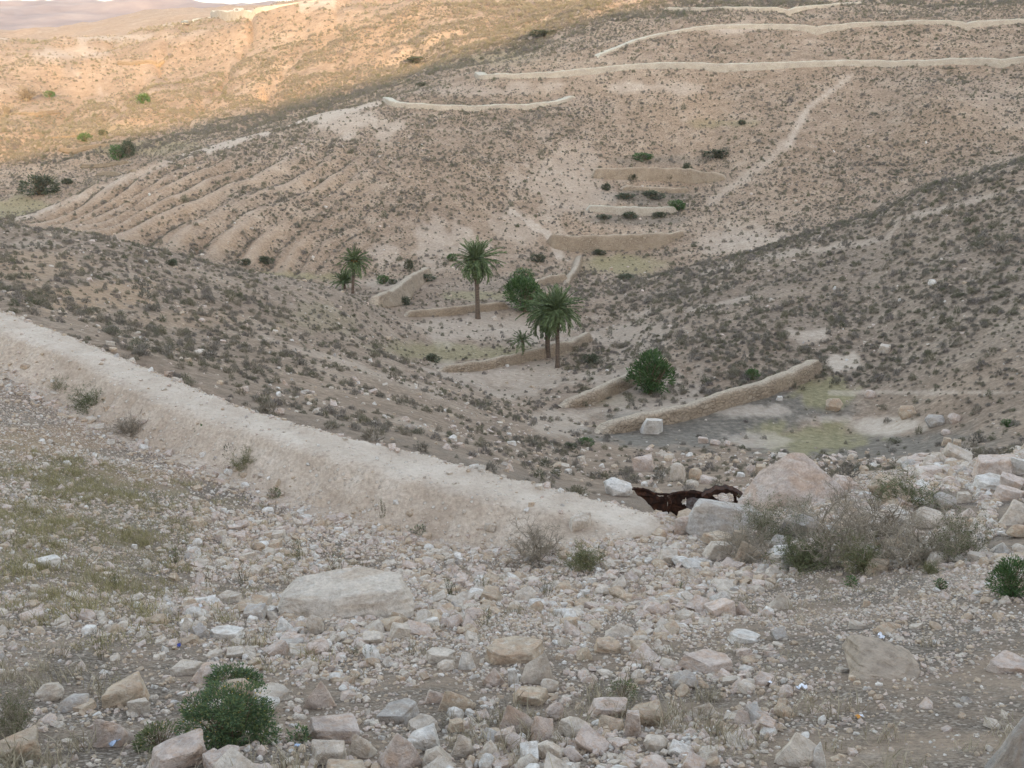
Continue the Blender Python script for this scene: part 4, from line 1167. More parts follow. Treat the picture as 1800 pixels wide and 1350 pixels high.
def tuft_mesh(seed, n=110, h=.62, spread=1.0, mat=None, lw=(.16, .34), ww=(.05, .11)):
    """a low dome of twigs and leaves of unit diameter"""
    r = np.random.default_rng(seed)
    th = r.uniform(0, 6.283, n); ph = np.arccos(r.uniform(.02, 1, n))
    lob = 1 + .28 * np.sin(th * r.integers(2, 5) + r.uniform(0, 6)) * np.sin(ph)
    rad = r.uniform(.35, 1, n) ** .6
    D = np.stack([np.sin(ph) * np.cos(th), np.sin(ph) * np.sin(th), np.cos(ph)], 1)
    P = D * (rad * lob)[:, None] * np.array([.5 * spread, .5 * spread, h])
    P -= D * .10
    P[:, 2] = np.maximum(P[:, 2], -.02)
    D2 = D + r.normal(0, .45, (n, 3)) + np.array([0, 0, .35])
    V, Fq = leaf_quads(P, D2, r.uniform(*lw, n), r.uniform(*ww, n), r)
    return mesh_np('scrub_tuft', V, Fq, mat, False)
TUFTS = [tuft_mesh(200 + i, 300, .46 + .10 * (i % 3), 1, MAT['shrub'], (.09, .2), (.022, .05)) for i in range(7)]

hx, hy = scatter_polar(460000, 17, 340)
far_x, far_y = scatter_polar(150000, 340, 560)
fk = far_x < .12 * far_y
hx = np.concatenate([hx, far_x[fk]]); hy = np.concatenate([hy, far_y[fk]])
hz = H(hx, hy)
hu, hv, hd = project(hx, hy, hz)
pl, si, gr, rs, gv, hmm = attrs_at(hx, hy, hz)
right = (hu > 1010) & (hy > 54) & (hy < 116)
opp = hy > 118
den = .80 + .75 * fbm(hx / 5., hy / 5., 25, 3) + .6 * fbm(hx / 26., hy / 26., 27, 3)
den = np.where(right, den * 1.75, den)
den = np.where(opp, den * 1.1, den)
den = np.where(hy > 230, den * .8, den)
den = np.where(hy < 50, den * 2.0, np.where(hy < 75, den * 1.4, den))
den = np.where((hu > 1020) & (hy < 54) & (hv > 690 + np.maximum(hu - 1620, 0) * .15), den * .35, den)
rights = (hu > 1480) & (hy > 36) & (hy <= 54)
den = np.where(rights, den * 1.5, den)
rib_s = hx - hy * .27 + 3 * fbm(hx / 14., hy / 14., 31, 2)
ph = rib_s / 4.3 + 2.4 * vnoise(rib_s / 12., hy / 60., 33)
rib = np.abs(2 * (ph - np.floor(ph)) - 1)
ribm = sstep(112, 120, hy) * sstep(172, 150, hy) * sstep(760, 620, hu) * sstep(-80, 40, hu)
den *= 1 + 2.2 * ribm * sstep(.62, .8, rib)
den *= 1 - .85 * sstep(.2, .5, vnoise(rib_s / 9., hy / 17., 37)) * sstep(.62, .45, rib + .15 * fbm(hx / 4, hy / 4, 71, 2)) * sstep(112, 120, hy) * sstep(168, 140, hy) * sstep(740, 600, hu) * sstep(-60, 60, hu)
den *= np.clip(1 - 1.45 * pl, .10, 1) * (1 - np.where(right, .2, .7) * si) * (1 - .82 * gr) * (1 - .75 * rs)
# below the bank nothing of this kind grows on the camera's own slope
ho, ha = bank_off(hx, hy)
own = np.where(ha & (hy < 36), ho > -.28, hy < 19.5)
area_p = math.radians(73) / 2 * (340 ** 2 - 17 ** 2) / 460000        # m2 per candidate
kp = (rng.uniform(0, 1, len(hx)) < den * area_p * 3.6) & ~own
hx, hy, hz, hu, hv, hd, right, opp = (a[kp] for a in (hx, hy, hz, hu, hv, hd, right, opp))
hs = np.exp(rng.normal(math.log(.205), .42, len(hx)))
hs *= np.where(right, 1.4, 1) * np.where(opp, 1.4, 1) * np.where(hy > 230, 1.75, 1) * np.where(hy > 330, 1.25, 1)
hs = np.clip(hs, .12, 1.4)
hp = hs * F / hd
hin = (hu > -5) & (hu < 1805) & (hv > 0) & (hv < 1350)
order = np.argsort(-np.where(hin, hp, 0))[:900]
vis = visible(hx[order], hy[order], hz[order])
SHR = order[vis][:285]
SCRUB = []
for j, i in enumerate(SHR):
    o = link('scrub_plant', TUFTS[j % len(TUFTS)], None, (hx[i], hy[i], hz[i] - .02), (0, 0, random.uniform(0, 6.28)), (hs[i], hs[i], hs[i] * random.uniform(.9, 1.3)))
    SCRUB.append((hu[i], hv[i], hp[i], o))
rest = np.setdiff1d(np.arange(len(hx)), SHR)
nn = len(rest)
tp = [SCRUB[k][3] for k in range(len(TUFTS))]
sc = hs[rest]
scatter_stuff('scrub_vegetation', np.stack([hx[rest], hy[rest], hz[rest] - .03], 1), np.stack([np.zeros(nn), np.zeros(nn), rng.uniform(0, 6.28, nn)], 1), np.stack([sc, sc, sc * rng.uniform(1.0, 1.6, nn)], 1), rng.integers(0, len(tp), nn), tp)

# ------------------------------------------------------------------ grass
def blades_mesh(seed, n, h, spread, mat, width=.012):
    r = np.random.default_rng(seed)
    base = np.column_stack([r.normal(0, spread, n), r.normal(0, spread, n), np.zeros(n)])
    lean = np.column_stack([r.normal(0, .35, n), r.normal(0, .35, n), np.ones(n)])
    hh = r.uniform(.45, 1, n)[:, None] * h
    sd = np.column_stack([r.normal(0, 1, n), r.normal(0, 1, n), np.zeros(n)]); sd /= np.linalg.norm(sd, axis=1)[:, None]
    m_ = base + lean * hh * .55; t_ = base + lean * hh * np.array([1.3, 1.3, .95])
    w_ = width
    V = np.stack([base - sd * w_ * .5, base + sd * w_ * .5, m_ + sd * w_ * .4, m_ - sd * w_ * .4, t_], 1).reshape(-1, 3)
    k = np.arange(n)[:, None] * 5
    return mesh_np('grass_clump', V, [k + np.array([[0, 1, 2, 3]]), k + np.array([[3, 2, 4]])], mat, False)
STRAW = [blades_mesh(300 + i, 34, .13, .045, MAT['straw'], .004) for i in range(3)]
MEAD = [blades_mesh(320 + i, 40, .10, .06, MAT['meadow'], .005) for i in range(3)]
gxx, gyy = scatter_polar(26000, 2.5, 17)
gzz = H(gxx, gyy)
gu, gvv, gd = project(gxx, gyy, gzz)
nse = fbm(gxx / .8, gyy / .8, 37, 3)
pst = sstep(1200, 1320, gvv) * .75 + .05 + .45 * sstep(250, 60, gu) * sstep(1050, 1160, gvv)
pst = pst * sstep(-.25, .35, nse) + .14 * sstep(1290, 1350, gvv)
pme = sstep(420, 180, gu) * sstep(720, 790, gvv) * sstep(1230, 1000, gvv) * sstep(-.5, .5, nse)
pme = np.maximum(pme, .12 * sstep(0, .3, nse) * sstep(700, 400, gu) * sstep(850, 900, gvv))
rr_ = rng.uniform(0, 1, len(gxx))
go_, ga_ = bank_off(gxx, gyy)
ok = ~ga_ | (go_ > 1.9)
ks = (rr_ < pst * .55) & ok
km = (rr_ > .1) & (rr_ < .1 + pme * .62) & ok & ~ks
gp = []
for i in range(3):
    gp.append(i)
GRASS = []
def first_clump(meshes, cand_, nm, label, cat, group):
    out = []
    for k, me in enumerate(meshes):
        i = cand_[k * 7]
        o = link(nm, me, None, (gxx[i], gyy[i], gzz[i]), (0, 0, k))
        tag(o, None, cat, group); GRASS.append((gu[i], gvv[i], o, label[k])); out.append(o)
    return out
ci = np.where(ks & (gu > 100) & (gu < 1700) & (gvv < 1330) & (gvv > 1200))[0]
p_straw = first_clump(STRAW, ci, 'straw_tuft', ['dry straw tuft'] * 3, 'grass tuft', 'dry straw tufts')
ci = np.where(km & (gu > 10) & (gu < 300))[0]
p_mead = first_clump(MEAD, ci, 'grass_tuft', ['yellow-green grass tuft'] * 3, 'grass tuft', 'grass tufts on the mound')
for nm, msk, pr in (('dry_grass', ks, p_straw), ('mound_grass', km, p_mead)):
    i = np.where(msk)[0]; q = len(i)
    s = rng.uniform(.45, 1.15, q)
    scatter_stuff(nm, np.stack([gxx[i], gyy[i], gzz[i]], 1), np.stack([rng.normal(0, .12, q), rng.normal(0, .12, q), rng.uniform(0, 6.28, q)], 1), np.stack([s, s, s], 1), rng.integers(0, 3, q), pr)

# ------------------------------------------------------------------ bushes
def tube(pts, rad, sides=4):
    pts = np.asarray(pts, float); n = len(pts)
    V = []
    for i in range(n):
        t = pts[min(i + 1, n - 1)] - pts[max(i - 1, 0)]
        t = t / (np.linalg.norm(t) + 1e-9)
        a = np.cross(t, [.31, .52, .79]); a /= np.linalg.norm(a) + 1e-9
        b_ = np.cross(t, a)
        for k in range(sides):
            q = 6.2832 * k / sides
            V.append(pts[i] + rad[i] * (math.cos(q) * a + math.sin(q) * b_))
    ix = np.arange(n * sides).reshape(n, sides)
    nx_ = np.roll(ix, -1, 1)
    Fq = np.stack([ix[:-1], nx_[:-1], nx_[1:], ix[1:]], -1).reshape(-1, 4)
    return np.array(V), Fq

class Acc:
    def __init__(s): s.V = []; s.F4 = []; s.n = 0
    def add(s, V, Fq):
        s.V.append(V); s.F4.append(np.asarray(Fq) + s.n); s.n += len(V)
    def mesh(s, name, mat, smooth=False):
        return mesh_np(name, np.vstack(s.V), np.vstack(s.F4), mat, smooth)

def twig_bush(seed, n_stem=16, levels=3, up=.75, mat=None, rad=.011, leaf=None):
    """unit sized (height about 1, radius about .6) bush of bare branching twigs"""
    r = np.random.default_rng(seed)
    acc = Acc(); tips = []
    def grow(p, d, ln, rd, lev):
        k = 4
        pts = [p]
        dd = d.copy()
        for i in range(k):
            dd = dd + r.normal(0, .22, 3) + np.array([0, 0, .05]); dd /= np.linalg.norm(dd)
            pts.append(pts[-1] + dd * ln / k)
        acc.add(*tube(pts, [rd * (1 - .16 * i) for i in range(k + 1)], 3))
        if lev == 0:
            tips.append((pts[-1], dd)); return
        for _ in range(r.integers(3, 5)):
            j = r.integers(1, k + 1)
            nd = dd + r.normal(0, .62, 3); nd /= np.linalg.norm(nd)
            grow(pts[j], nd, ln * r.uniform(.5, .75), rd * .6, lev - 1)
    for i in range(n_stem):
        a = r.uniform(0, 6.283); e_ = r.uniform(.25, 1.0)
        d = np.array([math.cos(a) * (1 - e_ * up), math.sin(a) * (1 - e_ * up), .35 + e_ * up]); d /= np.linalg.norm(d)
        grow(np.array([r.normal(0, .07), r.normal(0, .07), -.03]), d, r.uniform(.38, .58), rad, levels)
    return acc.mesh('twigs', mat), tips

def leafy(seed, n, lobes, lw, ww, mat, up=.3, name='foliage'):
    """leaves filling a set of ellipsoid lobes (cx,cy,cz,rx,ry,rz), denser towards the outside"""
    r = np.random.default_rng(seed)
    Ps, Ds = [], []
    vol = np.array([l[3] * l[4] * l[5] for l in lobes]) ** .75
    for l, k in zip(lobes, (n * vol / vol.sum()).astype(int)):
        D = r.normal(0, 1, (k, 3)); D /= np.linalg.norm(D, axis=1)[:, None]
        rad = r.uniform(.25, 1, k) ** .45
        clump = .75 + .35 * vnoise(D[:, 0] * 3 + l[0] * 5, D[:, 1] * 3 + D[:, 2] * 3.7, seed)
        P = np.array(l[:3]) + D * (rad * clump)[:, None] * np.array(l[3:6])
        Ps.append(P); Ds.append(D + r.normal(0, .5, (k, 3)) + np.array([0, 0, up]))
    P = np.vstack(Ps); D = np.vstack(Ds)
    gap = vnoise(P[:, 0] * 7 + P[:, 2] * 3 + seed, P[:, 1] * 7 + P[:, 2] * 6.1, seed + 2)
    ok = (P[:, 2] > -.02) & (gap > .33 + .2 * r.uniform(-1, 1, len(P))); P = P[ok]; D = D[ok]
    V, Fq = leaf_quads(P, D, r.uniform(*lw, len(P)), r.uniform(*ww, len(P)), r)
    return mesh_np(name, V, Fq, mat, False)

def bush(name, label, cat, u, v, w_px, h_px, foliage_me, stem_me=None, group=None, rz=0, extra=None):
    p = cast(u, v)
    d = dist(p)
    root = link(name, None, None, (p[0], p[1] + .3 * w_px * d / F, min(float(H(p[0], p[1] + .3 * w_px * d / F)), p[2] + .2)), (0, 0, rz))
    root.empty_display_size = .1
    tag(root, label, cat, group)
    sc = (w_px * d / F, w_px * d / F, h_px * d / F * 1.02)
    link('foliage', foliage_me, root, None, None, sc)
    if stem_me: link('stems', stem_me, root, None, None, sc)
    if extra: link('flowers', extra, root, None, None, sc)
    return root

def stems_mesh(seed, n, rad=.02, top=.85, mat=None):
    r = np.random.default_rng(seed); acc = Acc()
    for i in range(n):
        a = r.uniform(0, 6.283); e_ = r.uniform(.05, .42)
        top_ = np.array([math.cos(a) * e_, math.sin(a) * e_, r.uniform(.5, top)])
        b0 = np.array([r.normal(0, .05), r.normal(0, .05), -.03])
        mid_ = b0 * .5 + top_ * .5 + r.normal(0, .03, 3)
        acc.add(*tube([b0, mid_, top_], [rad, rad * .7, rad * .35], 4))
    return acc.mesh('stems', mat or MAT['stem'])

ST = stems_mesh(1, 22)
OLE = leafy(51, 4200, [(0, 0, .52, .42, .42, .48), (-.18, .05, .38, .32, .3, .36), (.2, -.05, .42, .3, .3, .38), (0, 0, .75, .26, .26, .26)], (.08, .15), (.018, .03), MAT['leaf'], .6)
bush('oleander', 'large dark green rounded oleander on the sandy terrace behind the field wall', 'bush', 1146, 698, 84, 76, OLE, ST)
CAR = leafy(52, 4200, [(-.05, 0, .52, .45, .42, .48), (.22, .05, .45, .28, .3, .4), (-.2, 0, .68, .28, .28, .28)], (.07, .13), (.02, .035), MAT['leaf'], .5)
bush('dense_bush', 'dense dark green bush just behind the pair of palms', 'bush', 922, 553, 66, 62, CAR, ST)
bush('dense_bush', 'low wide green bush above the dense one behind the palms', 'bush', 918, 497, 42, 26, leafy(53, 1800, [(0, 0, .45, .5, .4, .5), (.2, 0, .4, .3, .3, .4)], (.08, .15), (.03, .05), MAT['bush_leaf']), ST)
small_leaf = leafy(54, 1500, [(0, 0, .45, .48, .45, .5), (.2, .1, .4, .3, .3, .4)], (.09, .18), (.03, .06), MAT['leaf'])
small_leaf2 = leafy(55, 1500, [(-.15, 0, .4, .36, .4, .42), (.2, 0, .45, .32, .3, .5)], (.09, .18), (.03, .06), MAT['dull_leaf'])
olive_m = leafy(56, 1300, [(-.15, 0, .35, .36, .4, .4), (.2, 0, .4, .32, .3, .42), (0, .1, .5, .2, .2, .4)], (.09, .18), (.03, .06), MAT['dull_leaf'])
side = [(62, 348, 54, 30, 'biggest dark bush at the edge of the green field in the side valley'), (205, 284, 26, 22, 'darker half of the double bush in the side valley'), (224, 278, 24, 24, 'taller half of the double bush in the side valley'),
        (148, 250, 20, 13, 'round dark bush between two sandy terrace walls'), (180, 239, 13, 9, 'smallest round bush beside the sandy terrace walls'), (250, 185, 22, 16, 'lone green bush at the foot of the orange gully'),
        (718, 474, 16, 19, 'upright green bush on the hill foot behind the sandy dam'), (672, 500, 24, 16, 'dark bush between the leaning palm and the sandy dam'), (735, 112, 62, 11, 'long green thicket in the gully above the loop wall'),
        (795, 460, 18, 14, 'small green bush beside the crown of the tall single palm'), (1208, 315, 18, 28, 'tall grey-green bush on the highest gully dam'), (1190, 372, 34, 18, 'green bush at the rounded end of the middle gully dam'),
        (1262, 282, 50, 16, 'wide green thicket above the highest gully dam'), (1130, 286, 40, 14, 'olive thicket behind the highest gully dam'), (1305, 221, 18, 8, 'bright green bush on the small pale terrace up the gully'),
        (1325, 668, 26, 20, 'dark green bush behind the upper end of the field wall'), (960, 66, 60, 12, 'dark thicket in the shaded gully under the sunlit hill'), (1775, 750, 26, 14, 'dark green bush beyond the boulders at the field edge'), (115, 325, 24, 10, 'low bush above the biggest dark one in the side valley'),
        (85, 172, 18, 12, 'green bush beside the bare grey tree'), (740, 153, 22, 8, 'green bush behind the loop wall'), (1032, 785, 28, 16, 'deep green tuft beside the pale gully end'), (1003, 790, 22, 12, 'small green tuft uphill of the deep green one')]
for k, (u, v, w, h, lb) in enumerate(side):
    if k < 6: w, h = w * 1.2, h * 1.25
    bush('green_bush', lb, 'bush', u, v, w, h, small_leaf if k % 2 else small_leaf2, ST, None, k)
more = [(1062, 388, 26, 9, 'grey-green shrub behind the lowest gully dam, nearest its rounded end'), (1108, 386, 34, 10, 'wide low shrub in the middle of the terrace behind the lowest gully dam'), (1160, 384, 24, 11, 'bushy shrub at the far corner of the terrace behind the lowest gully dam'),
        (1066, 336, 20, 12, 'dark shrub on the bare patch beside the middle gully dam'), (1100, 352, 36, 10, 'low olive shrub just behind the middle gully dam'), (1150, 352, 44, 13, 'dark wide shrub behind the middle gully dam near its rounded end'), (1112, 318, 18, 12, 'shrub growing on the broken face of the highest gully dam'),
        (1140, 312, 22, 14, 'bushiest shrub on the broken face of the highest gully dam'), (1176, 318, 24, 12, 'brown-green shrub on the face of the highest gully dam near the tall one'), (1055, 450, 22, 10, 'dark shrub at the near edge of the green field below the gully'), (1100, 492, 34, 11, 'low dark shrub at the side of the green field below the gully'),
        (1130, 428, 30, 10, 'shrub at the foot of the lowest gully dam'), (708, 536, 34, 14, 'grey-green shrub at the foot of the bulging sandy dam'), (745, 496, 40, 14, 'low shrub on the side of the bulging sandy dam'), (1040, 640, 34, 18, 'green-grey shrub at the end of the low curved wall'), (945, 462, 26, 14, 'low shrub on the slope behind the short orange dam'),
        (760, 636, 30, 14, 'grey-green shrub at the near end of the low curved wall'), (690, 300 + 200, 16, 10, 'small dark shrub beside the one behind the leaning palm'), (300, 415 + 52, 24, 12, 'dark shrub in the mouth of the widest rill'), (428, 468, 24, 12, 'dark green shrub at the foot of the ribbed flank'), (465, 466, 30, 14, 'wider green shrub next to the one at the foot of the ribbed flank')]
for k, (u, v, w, h, lb) in enumerate(more):
    bush('low_shrub', lb, 'shrub', u, v, w, h, (olive_m, small_leaf2)[k % 2], ST, None, k * 1.7)
BT1, _ = twig_bush(61, 15, 4, .75, MAT['twig'], .015)
BT2, tips2 = twig_bush(62, 16, 4, .8, MAT['twig'], .013)
BT3, tips3 = twig_bush(63, 24, 3, .8, MAT['olive_twig'], .013)
TREE, _ = twig_bush(66, 9, 4, .8, MAT['twig'], .03)
DOME, _ = twig_bush(64, 30, 3, .55, MAT['twig'], .014)
def tip_leaves(tips, seed, n_each, lw, ww, mat):
    r = np.random.default_rng(seed)
    P = np.array([t[0] for t in tips for _ in range(n_each)]); D = np.array([t[1] for t in tips for _ in range(n_each)])
    P = P - D * r.uniform(0, .16, (len(P), 1)) + r.normal(0, .012, P.shape)
    V, Fq = leaf_quads(P, D + r.normal(0, .7, D.shape), r.uniform(*lw, len(P)), r.uniform(*ww, len(P)), r)
    return mesh_np('foliage', V, Fq, mat, False)
TL2 = tip_leaves(tips2, 5, 2, (.02, .04), (.008, .016), MAT['olive_leaf'])
TL3 = tip_leaves(tips3, 6, 3, (.02, .045), (.01, .02), MAT['olive_leaf'])

def twiggy(name, label, u, v, w, h, me, leaves=None, rz=0):
    p = cast(u, v); d = dist(p)
    root = link(name, None, None, (p[0], p[1] + .1, min(p[2], float(H(p[0], p[1] + .1)))), (0, 0, rz)); root.empty_display_size = .1
    tag(root, label, 'bush')
    sc = (w * d / F / 1.25, w * d / F / 1.25, h * d / F / .98)
    link('twigs', me, root, None, None, sc)
    if leaves: link('foliage', leaves, root, None, None, sc)
    return root
twiggy('dry_bush', 'bare grey twiggy bush next to the upright two-tone block', 945, 985, 120, 88, BT2, None, .4)
twiggy('dry_bush', 'dome-shaped dry grey bush in the ditch beside the earth bank', 226, 768, 84, 50, DOME, None, 1)
twiggy('dry_bush', 'dry bush at the near end of the thicket in front of the grey boulder', 1350, 952, 120, 100, BT2, TL2, 2)
twiggy('dry_bush', 'tall grey twig bush in the middle of the dry thicket', 1475, 985, 190, 128, BT1, None, 3)
twiggy('dry_bush', 'grey twig bush with fine branches behind the middle of the dry thicket', 1545, 955, 170, 104, BT2, None, 4)
twiggy('dry_bush', 'tall dry bush with dark stems beside the boulder heap', 1610, 998, 150, 112, BT1, None, 5)
twiggy('dry_bush', 'thin dry bush furthest along the thicket before the boulder heap', 1690, 985, 120, 110, BT2, TL2, 6)
twiggy('olive_bush', 'olive-tinged low bush under the front of the dry thicket', 1410, 1005, 130, 80, BT3, TL3, 1)
twiggy('olive_bush', 'yellowish leafy bush behind the dry thicket near the ochre boulder', 1590, 895, 120, 70, BT3, TL3, 2)
twiggy('olive_bush', 'olive bush under the dark stems of the dry thicket', 1530, 1005, 110, 70, BT3, TL3, 3)
twiggy('dry_bush', 'spreading dry bush leaning over the dusty grey boulder', 1310, 985, 110, 72, BT1, None, 7)
twiggy('dry_bush', 'low dry bush on the bank toe uphill of the twiggy grey one', 905, 915, 60, 32, DOME, None, 2)
twiggy('olive_bush', 'bushy olive clump against the earth bank uphill of the dome bush', 165, 727, 84, 58, BT3, TL3, 4)
twiggy('olive_bush', 'small olive clump highest in the ditch beside the bank', 112, 698, 44, 44, BT3, TL3, 5)
twiggy('olive_bush', 'brown-green ditch weed nearest the stones below the bank', 432, 838, 56, 62, BT3, TL3, 6)
twiggy('dry_bush', 'dark twiggy shrub cut by the bottom corner of the picture', 8, 1300, 90, 110, BT2, TL2, 1)
twiggy('bare_tree', 'large leafless grey tree on the sunlit terrace of the side valley', 50, 176, 56, 32, TREE, None, 3)
twiggy('bare_tree', 'smaller leafless grey tree below the large bare one in the side valley', 12, 204, 44, 26, TREE, None, 5)
for k, (u, v, w, h) in enumerate([(1020, 1005, 90, 64), (1640, 1010, 40, 28)]):
    twiggy('olive_bush', ['sparse green-brown weed spreading in front of the two-tone block', 'low green weed on gravel beside the boulder heap'][k], u, v, w, h, BT3, TL3, k)

# close shrubs with small leaves
GL = leafy(71, 17000, [(0, 0, .42, .46, .42, .44), (-.2, -.1, .35, .30, .3, .36), (.2, .1, .45, .28, .3, .4), (.22, .0, .30, .3, .3, .3), (-.05, 0, .62, .26, .3, .26), (-.36, .1, .5, .16, .16, .2), (.12, -.2, .7, .16, .16, .2), (.4, -.1, .25, .16, .16, .2)], (.03, .058), (.009, .016), MAT['bush_leaf'], .4)
GF = leafy(72, 160, [(0, 0, .5, .46, .42, .44), (-.2, -.1, .4, .30, .3, .36), (.2, .1, .45, .28, .3, .4)], (.018, .03), (.015, .025), MAT['flower'], .8, 'flowers')
ST2 = stems_mesh(2, 40, .008, .8)
bush('green_shrub', 'large round dark green shrub with tiny yellow buds in the near rubble', 'shrub', 388, 1318, 172, 132, GL, ST2, None, 0, GF)
bush('green_shrub', 'smaller blue-green shrub just behind the large round one', 'shrub', 402, 1225, 92, 62, leafy(73, 4500, [(0, 0, .45, .5, .42, .46), (.3, 0, .35, .28, .3, .35)], (.06, .11), (.016, .03), MAT['bush_leaf'], .4), ST2)
bush('green_shrub', 'small yellow-flowered green weed beside the pink wedge-shaped rock', 'shrub', 272, 1322, 84, 58, leafy(74, 1400, [(0, 0, .4, .5, .42, .42), (-.3, 0, .25, .24, .3, .25)], (.08, .15), (.02, .035), MAT['olive_leaf'], .6), ST2, None, 0, leafy(75, 50, [(0, 0, .45, .5, .42, .45)], (.02, .04), (.02, .035), MAT['flower'], .8, 'flowers'))
bush('green_shrub', 'dark green shrub cut by the picture edge beside the boulder heap', 'shrub', 1790, 1052, 84, 84, leafy(76, 4500, [(0, 0, .45, .46, .42, .46), (-.25, 0, .35, .28, .3, .35)], (.05, .10), (.014, .025), MAT['leaf'], .6), ST2)
bush('ditch_weed', 'broad-leaved green weed in the ditch below the earth bank', 'weed', 368, 792, 64, 52, leafy(77, 700, [(0, 0, .4, .5, .42, .42), (.3, 0, .5, .24, .3, .35)], (.09, .16), (.05, .09), MAT['bush_leaf'], .3), ST2)
bush('ditch_weed', 'tall bright green weed beside the dome-shaped dry bush', 'weed', 294, 762, 34, 54, leafy(78, 900, [(0, 0, .5, .4, .4, .5)], (.08, .2), (.02, .04), MAT['olive_leaf'], .9), ST2)
bush('ditch_weed', 'small grey-green weed beside the wide pink-edged rock', 'weed', 522, 1308, 44, 32, leafy(79, 400, [(0, 0, .4, .5, .5, .45)], (.12, .24), (.05, .09), MAT['bush_leaf'], .7), ST2)
bush('ditch_weed', 'small leafy weed on the fine gravel below the thicket', 'weed', 1655, 1036, 22, 22, leafy(80, 300, [(0, 0, .4, .5, .5, .45)], (.12, .24), (.06, .1), MAT['bush_leaf'], .7), ST2)
bush('ditch_weed', 'flat green weed on the fine gravel uphill of the thicket', 'weed', 1498, 1032, 26, 20, leafy(81, 300, [(0, 0, .4, .5, .5, .45)], (.12, .24), (.06, .1), MAT['leaf'], .7), ST2)
bush('ditch_weed', 'brown-green weed at the foot of the pale beam-like rocks', 'weed', 1098, 1233, 62, 38, leafy(82, 900, [(0, 0, .4, .5, .5, .45)], (.05, .12), (.015, .03), MAT['olive_leaf'], .7), ST2)

for k, (u, v, w, h, lb) in enumerate([(334, 776, 30, 26, 'leafy weed between the bright green one and the broad-leaved one in the ditch'), (405, 818, 36, 40, 'leggy green weed among stones in the ditch below the broad-leaved one'),
        (48, 650, 34, 24, 'low grey-green weed at the upper end of the ditch'), (585, 892, 30, 16, 'flat green weed at the toe of the bank under its middle'), (640, 905, 26, 20, 'small dark weed at the bank toe beside the spiky one'), (735, 945, 34, 22, 'low weed at the bank toe below the lone lodged stone'), (480, 880, 26, 26, 'weed beside the upright ditch stone')]):
    bush('ditch_weed', lb, 'weed', u, v, w, h, leafy(160 + k, 420, [(0, 0, .4, .5, .42, .42), (.25, .1, .45, .24, .3, .4)], (.08, .16), (.03, .06), MAT[('olive_leaf', 'dull_leaf', 'bush_leaf')[k % 3]], .5), ST2)
# tall stalk weeds
def stalks(seed, n, mat_l):
    r = np.random.default_rng(seed); a1 = Acc(); P, D = [], []
    for i in range(n):
        b0 = np.array([r.normal(0, .12), r.normal(0, .12), -.02]); t0 = b0 + np.array([r.normal(0, .22), r.normal(0, .22), r.uniform(.6, 1)])
        md = (b0 + t0) / 2 + np.array([r.normal(0, .04), r.normal(0, .04), 0])
        a1.add(*tube([b0, md, t0], [.012, .01, .005], 3))
        for q in np.linspace(.12, 1, 14):
            P.append(b0 + (t0 - b0) * q + r.normal(0, .02, 3)); D.append(np.array([r.normal(0, .8), r.normal(0, .8), .7]))
    P = np.array(P); D = np.array(D)
    V, Fq = leaf_quads(P, D, r.uniform(.06, .16, len(P)), r.uniform(.018, .035, len(P)), r)
    return a1.mesh('stems', MAT['stem']), mesh_np('foliage', V, Fq, mat_l, False)
SK = [stalks(90 + i, 7 + 2 * i, MAT['olive_leaf'] if i != 1 else MAT['bush_leaf']) for i in range(3)]
weeds = [(592, 1008, 34, 58, 'tall bushy weed standing behind the largest tan boulder'), (527, 988, 24, 46, 'thin brown weed uphill of the largest tan boulder'), (425, 1028, 20, 46, 'narrow green weed between the grassy mound and the tan boulder'),
         (368, 1038, 18, 56, 'tall slim weed beside the flat cream slab'), (308, 992, 26, 42, 'green weed at the edge of the grassy mound'), (275, 892, 14, 38, 'spindly weed high on the grassy mound'),
         (672, 918, 24, 52, 'spiky weed at the toe of the earth bank'), (792, 1052, 34, 46, 'dark weed uphill of the middle rubble, past the tan boulder'), (850, 1038, 22, 34, 'small stalky weed in pale rubble past the tan boulder'),
         (724, 1150, 20, 40, 'upright green weed below the largest tan boulder'), (650, 1160, 28, 28, 'low green weed below the largest tan boulder'), (620, 1152, 20, 28, 'thin green weed below the largest tan boulder'),
         (636, 1018, 26, 40, 'thin weed behind the top edge of the tan boulder'), (1195, 1040, 26, 24, 'small green weed in gravel below the grey boulder'), (180, 1160, 16, 70, 'thin dark stalk in dry grass near the smooth grey stone'),
         (852, 1098, 26, 34, 'green weed in pale rubble above the cream slab'), (205, 1035, 22, 40, 'leggy weed in the middle of the grassy mound'), (960, 1050, 24, 36, 'thin weed in gravel downhill of the twiggy grey bush'), (1345, 1000, 20, 26, 'tiny weed at the foot of the yellowish wedge'), (860, 1090, 20, 22, 'short weed beside a green one in pale rubble')]
for k, (u, v, w, h, lb) in enumerate(weeds):
    p = cast(u, v); d = dist(p)
    root = link('tall_weed', None, None, p, (0, 0, k * 1.3)); root.empty_display_size = .1
    tag(root, lb, 'weed')
    sc = (w * d / F * 1.2, w * d / F * 1.2, h * d / F)
    a_, b_ = SK[k % 3]
    link('stems', a_, root, None, None, sc); link('foliage', b_, root, None, None, sc)

